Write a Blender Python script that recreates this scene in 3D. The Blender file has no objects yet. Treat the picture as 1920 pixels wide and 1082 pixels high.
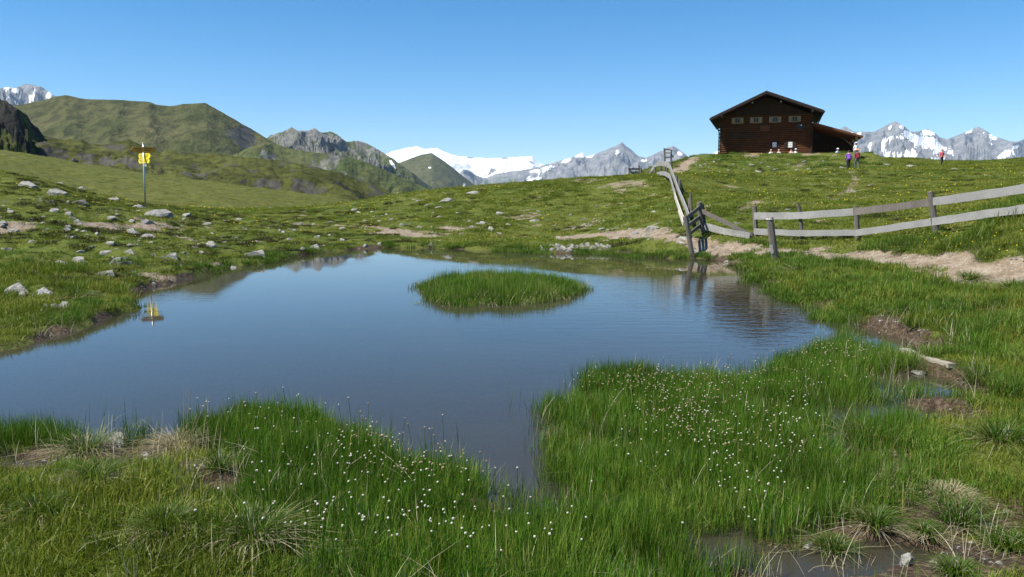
import bpy, bmesh, math, random
import numpy as np
from mathutils import Vector, Matrix

# ------------------------------------------------------------------ camera, sky, sun, exposure
SC = bpy.context.scene
COL = SC.collection
CAMZ = 2.0                    # eye height over the pond
FPX = 1450.0                  # focal length in pixels of the 1920 px wide photograph
HOR = 375.0
PITCH = math.atan((541 - HOR) / FPX)
cam = bpy.data.cameras.new('camera')
cam.sensor_width = 36.0
cam.lens = 36.0 * FPX / 1920.0
cam.clip_start = 0.05
cam.clip_end = 90000.0
camo = bpy.data.objects.new('camera', cam)
COL.objects.link(camo)
camo.location = (0, 0, CAMZ)
camo.rotation_euler = (math.pi / 2 - PITCH, 0, 0)
SC.camera = camo

TO_SUN = Vector((-0.53, -0.19, 0.82)).normalized()
SUN_EL = math.asin(TO_SUN.z)
SUN_AZ = math.atan2(TO_SUN.x, TO_SUN.y)
world = bpy.data.worlds.new('World')
SC.world = world
world.use_nodes = True
wn = world.node_tree
sky = wn.nodes.new('ShaderNodeTexSky')
sky.sky_type = 'NISHITA'
sky.sun_disc = False
sky.sun_elevation = SUN_EL
sky.sun_rotation = SUN_AZ
sky.altitude = 2400
sky.air_density = 1.0
sky.dust_density = 0.25
sky.ozone_density = 1.0
bg = wn.nodes['Background']
bg.inputs['Strength'].default_value = 0.085
hs = wn.nodes.new('ShaderNodeHueSaturation')
hs.inputs['Saturation'].default_value = 1.44
hs.inputs['Hue'].default_value = 0.497
wn.links.new(sky.outputs[0], hs.inputs['Color'])
wn.links.new(hs.outputs[0], bg.inputs['Color'])

sun = bpy.data.lights.new('sun', 'SUN')
sun.energy = 5.0
sun.angle = math.radians(0.53)
sun.color = (1.0, 0.95, 0.86)
suno = bpy.data.objects.new('sun', sun)
COL.objects.link(suno)
suno.rotation_euler = (-TO_SUN).to_track_quat('-Z', 'Y').to_euler()
suno.location = TO_SUN * 60

SC.view_settings.view_transform = 'Standard'
SC.view_settings.look = 'None'
SC.view_settings.exposure = 0.95
SC.view_settings.gamma = 1.0
SC.view_settings.use_curve_mapping = False
SC.render.engine = 'CYCLES'
SC.cycles.use_denoising = True
SC.cycles.max_bounces = 6
SC.cycles.diffuse_bounces = 2
SC.cycles.glossy_bounces = 3
SC.cycles.transmission_bounces = 3
SC.cycles.transparent_max_bounces = 8
SC.cycles.volume_bounces = 0
SC.cycles.caustics_reflective = False
SC.cycles.caustics_refractive = False

rng = np.random.default_rng(7)
random.seed(7)

# ------------------------------------------------------------------ photograph coordinates -> place
CP, SP = math.cos(PITCH), math.sin(PITCH)

def ray(px, py):
    xc = (px - 960.0) / FPX
    yc = (541.0 - py) / FPX
    dy = CP + yc * SP
    dz = -SP + yc * CP
    return xc / dy, dz / dy          # slopes per metre of depth

def W(px, py, Y):
    a, b = ray(px, py)
    return Vector((a * Y, Y, CAMZ + b * Y))

def WZ(px, py, z=0.0):
    a, b = ray(px, py)
    Y = (z - CAMZ) / b
    return Vector((a * Y, Y, z))

def to_px(x, y, z):
    d = y * CP - (z - CAMZ) * SP
    v = y * SP + (z - CAMZ) * CP
    return 960 + FPX * x / d, 541 - FPX * v / d

# ------------------------------------------------------------------ noise
_perm = rng.permutation(512).astype(np.int64)

def _h(ix, iy, seed):
    return _perm[(_perm[(ix + seed * 37) & 511] + iy) & 511]

def noise2(x, y, seed=0):
    x = np.asarray(x, float); y = np.asarray(y, float)
    xi = np.floor(x).astype(np.int64); yi = np.floor(y).astype(np.int64)
    xf = x - xi; yf = y - yi
    u = xf * xf * xf * (xf * (xf * 6 - 15) + 10)
    v = yf * yf * yf * (yf * (yf * 6 - 15) + 10)
    def g(ix, iy, dx, dy):
        a = _h(ix, iy, seed) * (2 * math.pi / 512.0)
        return np.cos(a) * dx + np.sin(a) * dy
    n00 = g(xi, yi, xf, yf); n10 = g(xi + 1, yi, xf - 1, yf)
    n01 = g(xi, yi + 1, xf, yf - 1); n11 = g(xi + 1, yi + 1, xf - 1, yf - 1)
    return ((n00 * (1 - u) + n10 * u) * (1 - v) + (n01 * (1 - u) + n11 * u) * v) * 1.5

def fbm(x, y, oct=5, seed=0, gain=0.5):
    s = 0.0; a = 1.0
    for k in range(oct):
        s = s + a * noise2(x * 2 ** k, y * 2 ** k, seed + k)
        a *= gain
    return s

def ridged(x, y, oct=5, seed=0, gain=0.5):
    s = 0.0; a = 1.0; t = 0.0
    for k in range(oct):
        s = s + a * (1 - np.abs(noise2(x * 2 ** k, y * 2 ** k, seed + k)) * 1.6)
        t += a; a *= gain
    return s / t

def sstep(a, b, x):
    t = np.clip((x - a) / (b - a), 0, 1)
    return t * t * (3 - 2 * t)

# ------------------------------------------------------------------ node helpers
class NT:
    def __init__(self, mat):
        self.t = mat.node_tree
    def n(self, kind, **kw):
        nd = self.t.nodes.new(kind)
        for k, v in kw.items():
            if k.startswith('i_'):
                nd.inputs[k[2:].replace('_', ' ')].default_value = v
            else:
                setattr(nd, k, v)
        return nd
    def l(self, a, b):
        self.t.links.new(a, b)
    def noise(self, scale, detail=4, rough=0.55, coord=None, dist=0.0):
        nd = self.n('ShaderNodeTexNoise')
        nd.inputs['Scale'].default_value = scale
        nd.inputs['Detail'].default_value = detail
        nd.inputs['Roughness'].default_value = rough
        nd.inputs['Distortion'].default_value = dist
        if coord is not None:
            self.l(coord, nd.inputs['Vector'])
        return nd.outputs[0]
    def ramp(self, fac, stops, interp='LINEAR'):
        nd = self.n('ShaderNodeValToRGB')
        cr = nd.color_ramp
        cr.interpolation = interp
        while len(cr.elements) > 1:
            cr.elements.remove(cr.elements[-1])
        for i, (p, c) in enumerate(stops):
            e = cr.elements[0] if i == 0 else cr.elements.new(p)
            e.position = p
            e.color = (*c, 1) if not isinstance(c, (int, float)) else (c, c, c, 1)
        self.l(fac, nd.inputs[0])
        return nd.outputs[0]
    def mix(self, fac, a, b, mode='MIX'):
        nd = self.n('ShaderNodeMix', data_type='RGBA', blend_type=mode)
        for sock, v in ((nd.inputs[0], fac), (nd.inputs[6], a), (nd.inputs[7], b)):
            if isinstance(v, (int, float)):
                sock.default_value = v
            elif isinstance(v, tuple):
                sock.default_value = (*v, 1)
            else:
                self.l(v, sock)
        return nd.outputs[2]
    def math(self, op, a, b=0.0, clamp=False):
        nd = self.n('ShaderNodeMath', operation=op, use_clamp=clamp)
        for sock, v in ((nd.inputs[0], a), (nd.inputs[1], b)):
            if isinstance(v, (int, float)):
                sock.default_value = v
            else:
                self.l(v, sock)
        return nd.outputs[0]
    def attr(self, name, out=2, kind='GEOMETRY'):
        nd = self.n('ShaderNodeAttribute', attribute_name=name, attribute_type=kind)
        return nd.outputs[out]
    def bump(self, height, strength, dist, normal=None):
        nd = self.n('ShaderNodeBump')
        nd.inputs['Strength'].default_value = strength
        nd.inputs['Distance'].default_value = dist
        self.l(height, nd.inputs['Height'])
        if normal is not None:
            self.l(normal, nd.inputs['Normal'])
        return nd.outputs[0]

def material(name, rough=0.8, spec=0.3):
    m = bpy.data.materials.new(name)
    m.use_nodes = True
    nt = NT(m)
    b = m.node_tree.nodes['Principled BSDF']
    b.inputs['Roughness'].default_value = rough
    b.inputs['Specular IOR Level'].default_value = spec
    return m, nt, b

def obj_coord(nt):
    return nt.n('ShaderNodeTexCoord').outputs['Object']

def pos_coord(nt):
    return nt.n('ShaderNodeNewGeometry').outputs['Position']

# ------------------------------------------------------------------ object helpers
def tag(o, label=None, cat=None, group=None, kind=None):
    if label: o['label'] = label
    if cat: o['category'] = cat
    if group: o['group'] = group
    if kind: o['kind'] = kind
    return o

def link(name, me, mat=None, parent=None):
    o = bpy.data.objects.new(name, me)
    COL.objects.link(o)
    if mat is not None:
        for m in (mat if isinstance(mat, (list, tuple)) else [mat]):
            me.materials.append(m)
    if parent is not None:
        o.parent = parent
    return o

def np_mesh(name, verts, quads=None, tris=None, smooth=True):
    me = bpy.data.meshes.new(name)
    verts = np.asarray(verts, np.float32)
    nq = 0 if quads is None else len(quads); ntr = 0 if tris is None else len(tris)
    me.vertices.add(len(verts))
    me.vertices.foreach_set('co', verts.ravel())
    loops = []
    starts = []
    s = 0
    if nq:
        loops.append(np.asarray(quads, np.int32).ravel()); starts.append(s + 4 * np.arange(nq)); s += 4 * nq
    if ntr:
        loops.append(np.asarray(tris, np.int32).ravel()); starts.append(s + 3 * np.arange(ntr)); s += 3 * ntr
    lp = np.concatenate(loops).astype(np.int32); st = np.concatenate(starts).astype(np.int32)
    me.loops.add(len(lp)); me.loops.foreach_set('vertex_index', lp)
    me.polygons.add(len(st)); me.polygons.foreach_set('loop_start', st)
    me.update(calc_edges=True)
    me.polygons.foreach_set('use_smooth', np.full(len(st), smooth, bool))
    me.validate()
    return me

def add_attr(me, name, vals):
    at = me.attributes.new(name, 'FLOAT', 'POINT')
    at.data.foreach_set('value', np.asarray(vals, np.float32).ravel())

def empty(name, loc=(0, 0, 0), rz=0.0):
    o = bpy.data.objects.new(name, None)
    o.empty_display_size = 0.2
    COL.objects.link(o)
    o.location = loc
    o.rotation_euler = (0, 0, rz)
    return o

def bm_obj(name, bm, mat, parent=None, smooth=False):
    me = bpy.data.meshes.new(name)
    bm.normal_update()
    bm.to_mesh(me)
    bm.free()
    if smooth:
        me.polygons.foreach_set('use_smooth', np.ones(len(me.polygons), bool))
    return link(name, me, mat, parent)

def box_bm(bm, lo, hi, bevel=0.0, mat_index=0):
    (x0, y0, z0), (x1, y1, z1) = lo, hi
    vs = [bm.verts.new(p) for p in ((x0, y0, z0), (x1, y0, z0), (x1, y1, z0), (x0, y1, z0), (x0, y0, z1), (x1, y0, z1), (x1, y1, z1), (x0, y1, z1))]
    fs = [bm.faces.new([vs[i] for i in q]) for q in ((0, 3, 2, 1), (4, 5, 6, 7), (0, 1, 5, 4), (1, 2, 6, 5), (2, 3, 7, 6), (3, 0, 4, 7))]
    for f in fs: f.material_index = mat_index
    if bevel:
        es = list({e for f in fs for e in f.edges})
        bmesh.ops.bevel(bm, geom=es, offset=bevel, segments=1, affect='EDGES')
    return fs

def box(name, lo, hi, mat, parent=None, bevel=0.0):
    bm = bmesh.new()
    box_bm(bm, lo, hi, bevel)
    return bm_obj(name, bm, mat, parent)

def prism_yz(name, poly, y0, y1, mat, parent=None):
    """polygon in x,z pushed from y0 to y1"""
    bm = bmesh.new()
    a = [bm.verts.new((x, y0, z)) for x, z in poly]
    b = [bm.verts.new((x, y1, z)) for x, z in poly]
    n = len(poly)
    bm.faces.new(a[::-1]) if False else bm.faces.new(a)
    bm.faces.new(b[::-1])
    for i in range(n):
        bm.faces.new([a[(i + 1) % n], a[i], b[i], b[(i + 1) % n]])
    bmesh.ops.recalc_face_normals(bm, faces=bm.faces)
    return bm_obj(name, bm, mat, parent)

def tube_bm(bm, pts, radii, n=8, cap=True):
    rings = []
    pts = [Vector(p) for p in pts]
    for i, p in enumerate(pts):
        d = (pts[min(i + 1, len(pts) - 1)] - pts[max(i - 1, 0)]).normalized()
        up = Vector((0, 1, 0)) if abs(d.y) < 0.9 else Vector((1, 0, 0))
        s = d.cross(up).normalized(); t = d.cross(s)
        r = radii[i] if isinstance(radii, (list, tuple)) else radii
        rings.append([bm.verts.new(p + s * (math.cos(2 * math.pi * k / n) * r) + t * (math.sin(2 * math.pi * k / n) * r)) for k in range(n)])
    for a, b in zip(rings, rings[1:]):
        for k in range(n):
            bm.faces.new([a[k], a[(k + 1) % n], b[(k + 1) % n], b[k]])
    if cap:
        bm.faces.new(rings[0][::-1]); bm.faces.new(rings[-1])
    bmesh.ops.recalc_face_normals(bm, faces=bm.faces)

def tube(name, pts, radii, mat, parent=None, n=8):
    bm = bmesh.new()
    tube_bm(bm, pts, radii, n)
    return bm_obj(name, bm, mat, parent, smooth=n >= 8)
# ------------------------------------------------------------------ ground: heights from surveyed points
CTRL_PX = [
    # far shore, central meadow and its crest
    (760, 455, 34), (1000, 458, 33), (1150, 455, 33), (900, 430, 41), (1100, 430, 40), (700, 430, 42), (600, 440, 39), (520, 460, 31),
    (900, 390, 50), (1100, 380, 49), (750, 395, 53), (660, 384, 68), (740, 366, 66), (900, 349, 65), (1060, 339, 67), (1180, 332, 66), (1200, 380, 46),
    # fence line and slope up to the hut
    (1300, 440, 29), (1416, 443, 28), (1500, 449, 26.2), (1607, 451, 24.8), (1747, 441, 20.5), (1860, 425, 18.5), (1920, 415, 17.5),
    (1290, 405, 33.5), (1268, 360, 43), (1242, 334, 52), (1350, 375, 48), (1500, 380, 47), (1650, 380, 42), (1800, 370, 40), (1920, 362, 38),
    (1350, 330, 70), (1435, 329, 80), (1590, 320, 67), (1765, 311, 90), (1860, 303, 96), (1920, 295, 97), (1680, 297, 94), (1700, 335, 62), (1900, 325, 62),
    (1300, 298, 88), (1350, 293, 92), (1435, 292.5, 94), (1520, 292.5, 94), (1600, 294, 93), (1435, 291, 108), (1550, 291, 106), (1350, 293, 104),
    # path on the right, right bank
    (1450, 493, 22), (1600, 490, 20), (1700, 497, 18.5), (1900, 522, 15.5), (1850, 480, 17), (1920, 560, 12.5), (1750, 560, 13.5), (1600, 530, 16.5),
    (1850, 640, 9.8), (1900, 760, 7.0), (1860, 900, 5.1), (1900, 1040, 4.0),
    # left bank and sign slope
    (0, 600, 12.6), (60, 560, 14.2), (0, 530, 16), (200, 520, 17.5), (0, 430, 25), (200, 440, 27), (350, 470, 25.5), (150, 385, 36), (0, 322, 40),
    (60, 342, 40), (150, 366, 42), (275, 388, 44), (340, 402, 46), (400, 412, 47), (420, 445, 34), (500, 425, 44), (230, 470, 22.5), (480, 480, 27.5),
    # dip and the meadow behind the sign
    (300, 398, 88), (450, 402, 84), (580, 398, 78), (100, 375, 92), (0, 350, 95), (-150, 310, 95), (0, 283, 155), (120, 302, 155), (250, 325, 155), (450, 350, 150),
    (560, 364, 145), (640, 376, 135), (-200, 250, 160), (200, 350, 115), (400, 372, 110),
    # beside the frame
    (-150, 470, 24), (-200, 330, 40), (-150, 700, 10.6), (2100, 430, 15), (2100, 330, 45), (2100, 290, 97), (2150, 700, 8), (-200, 580, 14),
]
CTRL_W = [  # x, y, z
    (-3.0, 5.2, 0.20), (-2.2, 4.2, 0.22), (-1.2, 3.4, 0.24), (0, 3.0, 0.2), (0.3, 4.4, 0.05), (-0.8, 4.8, 0.08), (1.0, 3.6, 0.05), (1.6, 3.3, 0.12),
    (-1, 1.5, 0.33), (1, 1.5, 0.33), (0, 0, 0.36), (-3, 0, 0.4), (3, 0, 0.4), (0, -2, 0.4), (-2.6, -2, 0.4), (2.6, -2, 0.4), (3.2, 3.2, 0.2), (-4.5, 4.5, 0.25),
    (-4.6, 6.2, 0.08), (-9, 7, 0.4), (9, 7, 0.45),
    (-160, 230, -2), (-60, 230, -14), (10, 190, -16), (60, 150, -4), (40, 105, 2.0), (0, 100, -1.5), (-14, 95, -2.5), (90, 150, 0), (150, 170, -4), (230, 230, -14), (100, 230, -22), (10, 240, -26), (-220, 240, 2),
    (27, 118, 5.6), (40, 125, 5.6), (60, 125, 3.5),
]
_cp = [W(*c) for c in CTRL_PX]
CTRL = np.array([[p.x, p.y, p.z] for p in _cp] + [list(c) for c in CTRL_W])

def ut(x, y):
    return x / (y + 2.5), np.log(y + 2.5)

_cu, _ct = ut(CTRL[:, 0], CTRL[:, 1])
_ct = _ct * 0.9

def _phi(r2):
    return np.where(r2 > 1e-12, 0.5 * r2 * np.log(np.maximum(r2, 1e-12)), 0.0)

_n = len(CTRL)
_K = _phi((_cu[:, None] - _cu[None]) ** 2 + (_ct[:, None] - _ct[None]) ** 2) + np.eye(_n) * 0.0015
_P = np.stack([np.ones(_n), _cu, _ct], 1)
_A = np.block([[_K, _P], [_P.T, np.zeros((3, 3))]])
# heights are interpolated as slopes seen from the eye: steady near and far
_sol = np.linalg.solve(_A, np.concatenate([(CTRL[:, 2] - CAMZ) / (CTRL[:, 1] + 2.5), np.zeros(3)]))

def land_z(x, y):
    sh = np.shape(x)
    x = np.ravel(x); y = np.ravel(y)
    u, t = ut(x, y)
    t = t * 0.9
    out = np.empty_like(x)
    for s in range(0, len(x), 20000):
        e = slice(s, s + 20000)
        k = _phi((u[e, None] - _cu[None]) ** 2 + (t[e, None] - _ct[None]) ** 2)
        out[e] = k @ _sol[:_n] + _sol[_n] + _sol[_n + 1] * u[e] + _sol[_n + 2] * t[e]
    return (out * (y + 2.5) + CAMZ).reshape(sh)

def smooth_poly(pts, per=6, closed=True):
    p = [Vector(q) for q in pts]
    n = len(p)
    out = []
    for i in range(n if closed else n - 1):
        g = (lambda j: p[j % n]) if closed else (lambda j: p[max(0, min(n - 1, j))])
        a, b, c, d = g(i - 1), g(i), g(i + 1), g(i + 2)
        for k in range(per):
            t = k / per
            out.append(0.5 * ((2 * b) + (c - a) * t + (2 * a - 5 * b + 4 * c - d) * t * t + (3 * b - a - 3 * c + d) * t ** 3))
    if not closed:
        out.append(p[-1])
    return np.array([[q.x, q.y] for q in out])

def px_poly(pts, per=5, closed=True):
    return smooth_poly([WZ(a, b).to_2d().to_3d() for a, b in pts], per, closed)

POND = px_poly([(-420, 760), (-200, 712), (-60, 678), (0, 658), (60, 643), (120, 626), (165, 611), (205, 596), (262, 574), (228, 560), (245, 548), (300, 536), (380, 517), (440, 499), (500, 494),
                (545, 483), (600, 474), (680, 467), (760, 464), (900, 469), (1000, 473), (1050, 475), (1130, 474), (1200, 480), (1260, 485), (1300, 484), (1360, 490), (1395, 502),
                (1422, 526), (1485, 552), (1555, 580), (1595, 612), (1575, 648), (1515, 678), (1410, 702), (1300, 708), (1200, 708), (1140, 716), (1082, 742), (1045, 775), (1040, 830),
                (1066, 890), (1098, 932), (1085, 988), (1020, 992), (950, 972), (900, 938), (830, 896), (740, 862), (640, 824), (560, 797), (430, 800), (330, 822), (240, 830), (150, 836),
                (70, 838), (-60, 840), (-250, 850), (-500, 860)])
MARSH = px_poly([(1046, 774), (1140, 712), (1300, 698), (1480, 672), (1560, 600), (1640, 628), (1700, 700), (1730, 720), (1690, 790), (1645, 850), (1625, 930), (1560, 990), (1440, 1030), (1330, 1130), (1180, 1140), (1085, 1000), (1040, 860)])

def inside(poly, x, y):
    r = np.zeros(np.shape(x), bool)
    a = poly; b = np.roll(poly, -1, 0)
    for (x0, y0), (x1, y1) in zip(a, b):
        c = ((y0 > y) != (y1 > y))
        if y1 != y0:
            r ^= c & (x < (x1 - x0) * (y - y0) / (y1 - y0) + x0)
    return r

def seg_dist(poly, x, y, closed=True):
    d = np.full(np.shape(x), 1e9)
    a = poly if closed else poly[:-1]
    b = np.roll(poly, -1, 0) if closed else poly[1:]
    for (x0, y0), (x1, y1) in zip(a, b):
        dx, dy = x1 - x0, y1 - y0
        t = np.clip(((x - x0) * dx + (y - y0) * dy) / max(dx * dx + dy * dy, 1e-9), 0, 1)
        d = np.minimum(d, (x - x0 - t * dx) ** 2 + (y - y0 - t * dy) ** 2)
    return np.sqrt(d)

def sdist(poly, x, y):
    d = seg_dist(poly, x, y)
    return np.where(inside(poly, x, y), -d, d)

# worn trails: pixel, width
def trail(pts, per=6):
    q = [W(*p[:3]).to_2d().to_3d() for p in pts]
    return smooth_poly(q, per, False)

TRAILS = [
    (trail([(2150, 590, 12.2), (1990, 545, 13.8), (1880, 515, 15.8), (1760, 498, 17.8), (1640, 484, 20.2), (1540, 476, 22.3), (1430, 466, 25), (1330, 460, 27.2), (1240, 450, 30), (1180, 440, 34), (1090, 432, 37)]), .50, 1.0),
    (trail([(1640, 505, 17.8), (1730, 505, 17.2), (1840, 520, 15.5)]), 0.3, 0.9),
    (trail([(1090, 432, 37), (980, 430, 38), (860, 430, 39.5), (780, 428, 40.5), (680, 418, 44), (560, 410, 47), (450, 406, 49)]), 0.42, 0.85),
    (trail([(800, 434, 38.5), (730, 428, 40.5)]), 0.9, 0.9),
    (trail([(-150, 440, 23.5), (0, 432, 25), (80, 424, 27), (160, 420, 28.5), (240, 408, 32), (300, 404, 35)]), 0.5, 0.85),
    (trail([(1380, 425, 33), (1440, 400, 39), (1520, 382, 44), (1590, 345, 54), (1605, 328, 62), (1590, 308, 72)]), 0.26, 0.75),
    (trail([(1440, 398, 39.5), (1540, 376, 46)]), .6, 0.6),
    (trail([(1075, 438, 36), (1150, 436, 35.5), (1230, 446, 31.5)]), 0.8, 0.8),
    (trail([(1252, 318, 70), (1262, 308, 78), (1300, 297, 90)]), .9, 0.7),
]
# bare patches: px, py, Y, rx, ry, strength (mud = damp dark earth)
BARE = [(1560, 455, 24, 1.2, .25, .7), (1090, 420, 41, 1.0, .4, .55), (980, 410, 46, .9, .6, .55), (1170, 372, 52, 1.3, 1.0, .5), (1090, 360, 58, 1.2, 1.2, .45),
        (860, 425, 42, 1.2, .5, .6), (430, 505, 22.3, .6, .35, .7), (290, 540, 18.5, .8, .35, .8), (330, 425, 30, 1.0, .5, .7), (150, 490, 19, .5, .35, .7), (300, 400, 36, .9, .4, .7), (560, 380, 90, 1, 1, .3)]
MUD = [(1860, 965, 4.5, .42, .16, .8), (1720, 960, 4.55, .32, .12, .9), (1560, 1050, 3.95, .7, .26, 1), (1730, 1055, 3.9, .7, .24, 1), (1840, 1040, 4.0, .4, .14, .9), (1690, 985, 4.35, .4, .22, 1), (1660, 745, 7.3, .55, .32, 1), (1700, 640, 10.0, .75, .42, 1), (1640, 600, 11.8, .6, .4, .8),
       (1740, 690, 8.5, .5, .35, .9), (1690, 880, 5.4, .22, .12, .8), (1640, 850, 5.75, .3, .25, .8), (60, 862, 5.6, .5, .16, .9), (250, 852, 5.65, .42, .26, 1), (150, 848, 5.65, .45, .28, 1), (370, 888, 5.2, .26, .15, 1), (185, 932, 4.75, .32, .16, 1), (400, 918, 4.9, .30, .15, 1), (90, 880, 5.3, .45, .15, .9), (260, 1012, 4.25, .16, .08, .9), (520, 905, 5.0, .15, .1, .8), (480, 980, 4.4, .2, .1, .3),
       (1890, 600, 11.5, .5, .3, .6), (1810, 620, 10.6, .3, .25, .5), (1300, 545, 0, 0, 0, 0)]
PUDDLES = [(1720, 725, 8.2, .5, .4), (1690, 765, 7.0, .62, .22), (1655, 628, 10.9, .4, .7), (1660, 1010, 4.2, .3, .1), (1520, 1035, 4.05, .38, .14), (1330, 1045, 4.15, .2, .10), (1360, 1010, 4.3, .2, .1), (15, 855, 5.65, .3, .12), (1750, 700, 8.5, .3, .12)]

def build_fields(x, y):
    """height, dirt, mud, grass-lushness and distance to the shore at ground points"""
    z = land_z(x, y)
    px, py = x / (y + 2.5), y
    near = y < 70
    sd = np.full(x.shape, 60.0)
    wob = 0.10 * noise2(x * 1.3, y * 1.3, 3) + 0.07 * noise2(x * 3.7, y * 3.7, 4)
    xn, yn = x[near], y[near]
    sd[near] = sdist(POND, xn, yn) + (wob * np.clip(y / 9, .5, 1.8))[near]
    ms = np.full(x.shape, 30.0)
    close = y < 16
    ms[close] = sdist(MARSH, x[close], y[close]) + wob[close]
    # relief: hummocks, stronger on the left bank and on the hut mound
    rough = np.clip(0.35 + 0.65 * sstep(-0.05, -0.35, x / (y + 2.5)) * sstep(60, 40, y), 0, 1)
    mound = np.exp(-(((x - 31) / 10) ** 2 + ((y - 87) / 5.5) ** 2) ** 2)
    far = sstep(3, 12, y)
    hum = (fbm(x / 1.5, y / 1.5, 4, 10) * .13 + ridged(x / 1.1, y / 1.3, 3, 12) * .16 - .08) * (rough ** 1.5 * sstep(64, 50, y) + 0.06) * (0.45 + .55 * far) + fbm(x / 0.45, y / 0.45, 3, 20) * 0.022 * np.clip(1.3 - y / 40, 0.2, 1)
    hum = hum + fbm(x / 6, y / 6, 3, 30) * 0.16 * rough * sstep(10, 30, y) + fbm(x / 9, y / 9, 5, 33) * .35 * sstep(75, 110, y) * sstep(20, -10, x) + mound * ridged(x / 2.2, y / 2.2, 3, 40) * 0.5
    z = z + hum * sstep(-0.2, 1.2, sd) 
    # level pad of the hut, a bank in front of it hides its foot
    ca_, sa_ = math.cos(math.atan(473 / FPX)), math.sin(math.atan(473 / FPX))
    pz = W(1433, 292.5, 95.0)
    lx = (x - pz.x) * ca_ - (y - pz.y) * sa_; ly = (x - pz.x) * sa_ + (y - pz.y) * ca_
    crest = sstep(-9.5, -7, lx) * sstep(13.5, 11, lx) * np.exp(-((ly + 6.2) / 1.3) ** 2)
    z = np.where(y > 60, z + crest * (pz.z - .10 + .10 * noise2(x * .8, y * .8, 44) - z), z)
    pad = sstep(-7.4, -6.6, lx) * sstep(12.6, 11.6, lx) * sstep(-5.6, -4.7, ly) * sstep(15, 13, ly)
    z = z * (1 - pad) + (pz.z - .80) * pad
    # trails are worn down a little
    dirt = np.zeros(x.shape)
    wn_ = fbm(x * 0.9, y * 0.9, 4, 50); wn2 = fbm(x * 3.1, y * 3.1, 3, 55)
    for poly, wd, st in TRAILS:
        d = np.full(x.shape, 99.0)
        lo = poly.min(0) - 4; hi = poly.max(0) + 4
        m = (x > lo[0]) & (x < hi[0]) & (y > lo[1]) & (y < hi[1])
        d[m] = seg_dist(poly, x[m], y[m], False)
        w_ = wd * (1 + 0.6 * wn_) + 0.26 * wn2
        dirt = np.maximum(dirt, st * sstep(w_ + 0.15, w_ - 0.15, d))
    for bx, by, bY, rx, ry, st in BARE:
        c = W(bx, by, bY)
        e = ((x - c.x) / (rx * 1.2)) ** 2 + ((y - c.y) / (ry * 2.2)) ** 2
        dirt = np.maximum(dirt, st * sstep(1.15, 0.7, e + 0.9 * wn_ + .35 * wn2))
    # scattered scuffs
    sc_ = fbm(x / 1.4, y / 1.4, 4, 60)
    sc_far = fbm(x / 3.5, y / 3.5, 4, 61)
    dirt = np.maximum(dirt, 0.75 * sstep(0.58, 0.78, sc_) * sstep(14, 22, y) * sstep(130, 60, y))
    dirt = np.maximum(dirt, 0.62 * mound * sstep(0.30, 0.6, sc_far))
    mud = np.zeros(x.shape)
    for bx, by, bY, rx, ry, st in MUD:
        if not st: continue
        c = W(bx, by, bY)
        e = ((x - c.x) / rx) ** 2 + ((y - c.y) / (ry * 2.0)) ** 2
        mud = np.maximum(mud, st * sstep(1.25, 0.6, e + 0.8 * fbm(x * 2.2, y * 2.2, 3, 65)))
    # muddy rim along the water
    rim = sstep(0.34, 0.10, sd + 0.16 * wn2) * (0.35 + 0.65 * sstep(-0.25, 0.3, noise2(x * .6, y * .6, 66)))
    mud = np.maximum(mud, np.where(sd > -5, rim, 0))
    ero = sstep(0.25, 0.8, dirt)
    z = z - 0.06 * ero * sstep(8, 14, y)
    # shore: bank, then the bed of the pond
    bank = sstep(0.0, 1.6, sd)
    zl = 0.05 + 0.10 * sstep(0.0, 0.28, sd) * sstep(7, 14, y) + (np.maximum(z, 0.04) - 0.05) * bank
    bed = -0.03 - 0.16 * sstep(0, 0.8, -sd) - 0.6 * sstep(0.6, 5, -sd)
    edge = sstep(-0.12, 0.10, sd)
    zz = np.where(near, bed * (1 - edge) + np.where(bank < 1, zl, np.maximum(z, 0.05)) * edge, z)
    # marsh: just about at the water level
    mk = sstep(0.25, -0.35, ms)
    mz = -0.035 + 0.05 * fbm(x * 1.1, y * 1.1, 3, 70)
    zz = np.where(sd > -0.1, zz * (1 - mk) + mz * mk, np.where(mk > 0, np.maximum(zz, -0.12), zz))
    for bx, by, bY, rx, ry in PUDDLES:
        c = W(bx, by, bY)
        e = ((x - c.x) / rx) ** 2 + ((y - c.y) / (ry * 1.6)) ** 2
        k = sstep(1.5, 0.6, e + 0.5 * fbm(x * 2.6, y * 2.6, 3, 72))
        zz = np.where(sd > 0, zz * (1 - k) + (-0.045) * k, zz)
        mud = np.maximum(mud, 0.9 * sstep(2.2, 1.2, e + .6 * wn2))
    return zz, dirt, np.clip(mud, 0, 1), sd, ms

U0, U1, NU = -1.12, 1.12, 560
T0, T1, NTT = math.log(0.5), math.log(262.5), 640
us = np.linspace(U0, U1, NU)
ts = np.linspace(T0, T1, NTT)
UU, TT = np.meshgrid(us, ts)
GY = np.exp(TT) - 2.5
GX = UU * (GY + 2.5)
GZ, GDIRT, GMUD, GSD, GMS = build_fields(GX, GY)

def samp(field, x, y):
    u, t = ut(np.asarray(x, float), np.asarray(y, float))
    fi = np.clip((u - U0) / (U1 - U0) * (NU - 1), 0, NU - 1.001)
    fj = np.clip((t - T0) / (T1 - T0) * (NTT - 1), 0, NTT - 1.001)
    i = fi.astype(int); j = fj.astype(int); a = fi - i; b = fj - j
    return (field[j, i] * (1 - a) + field[j, i + 1] * a) * (1 - b) + (field[j + 1, i] * (1 - a) + field[j + 1, i + 1] * a) * b

def gz(x, y):
    return float(samp(GZ, x, y))

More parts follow.
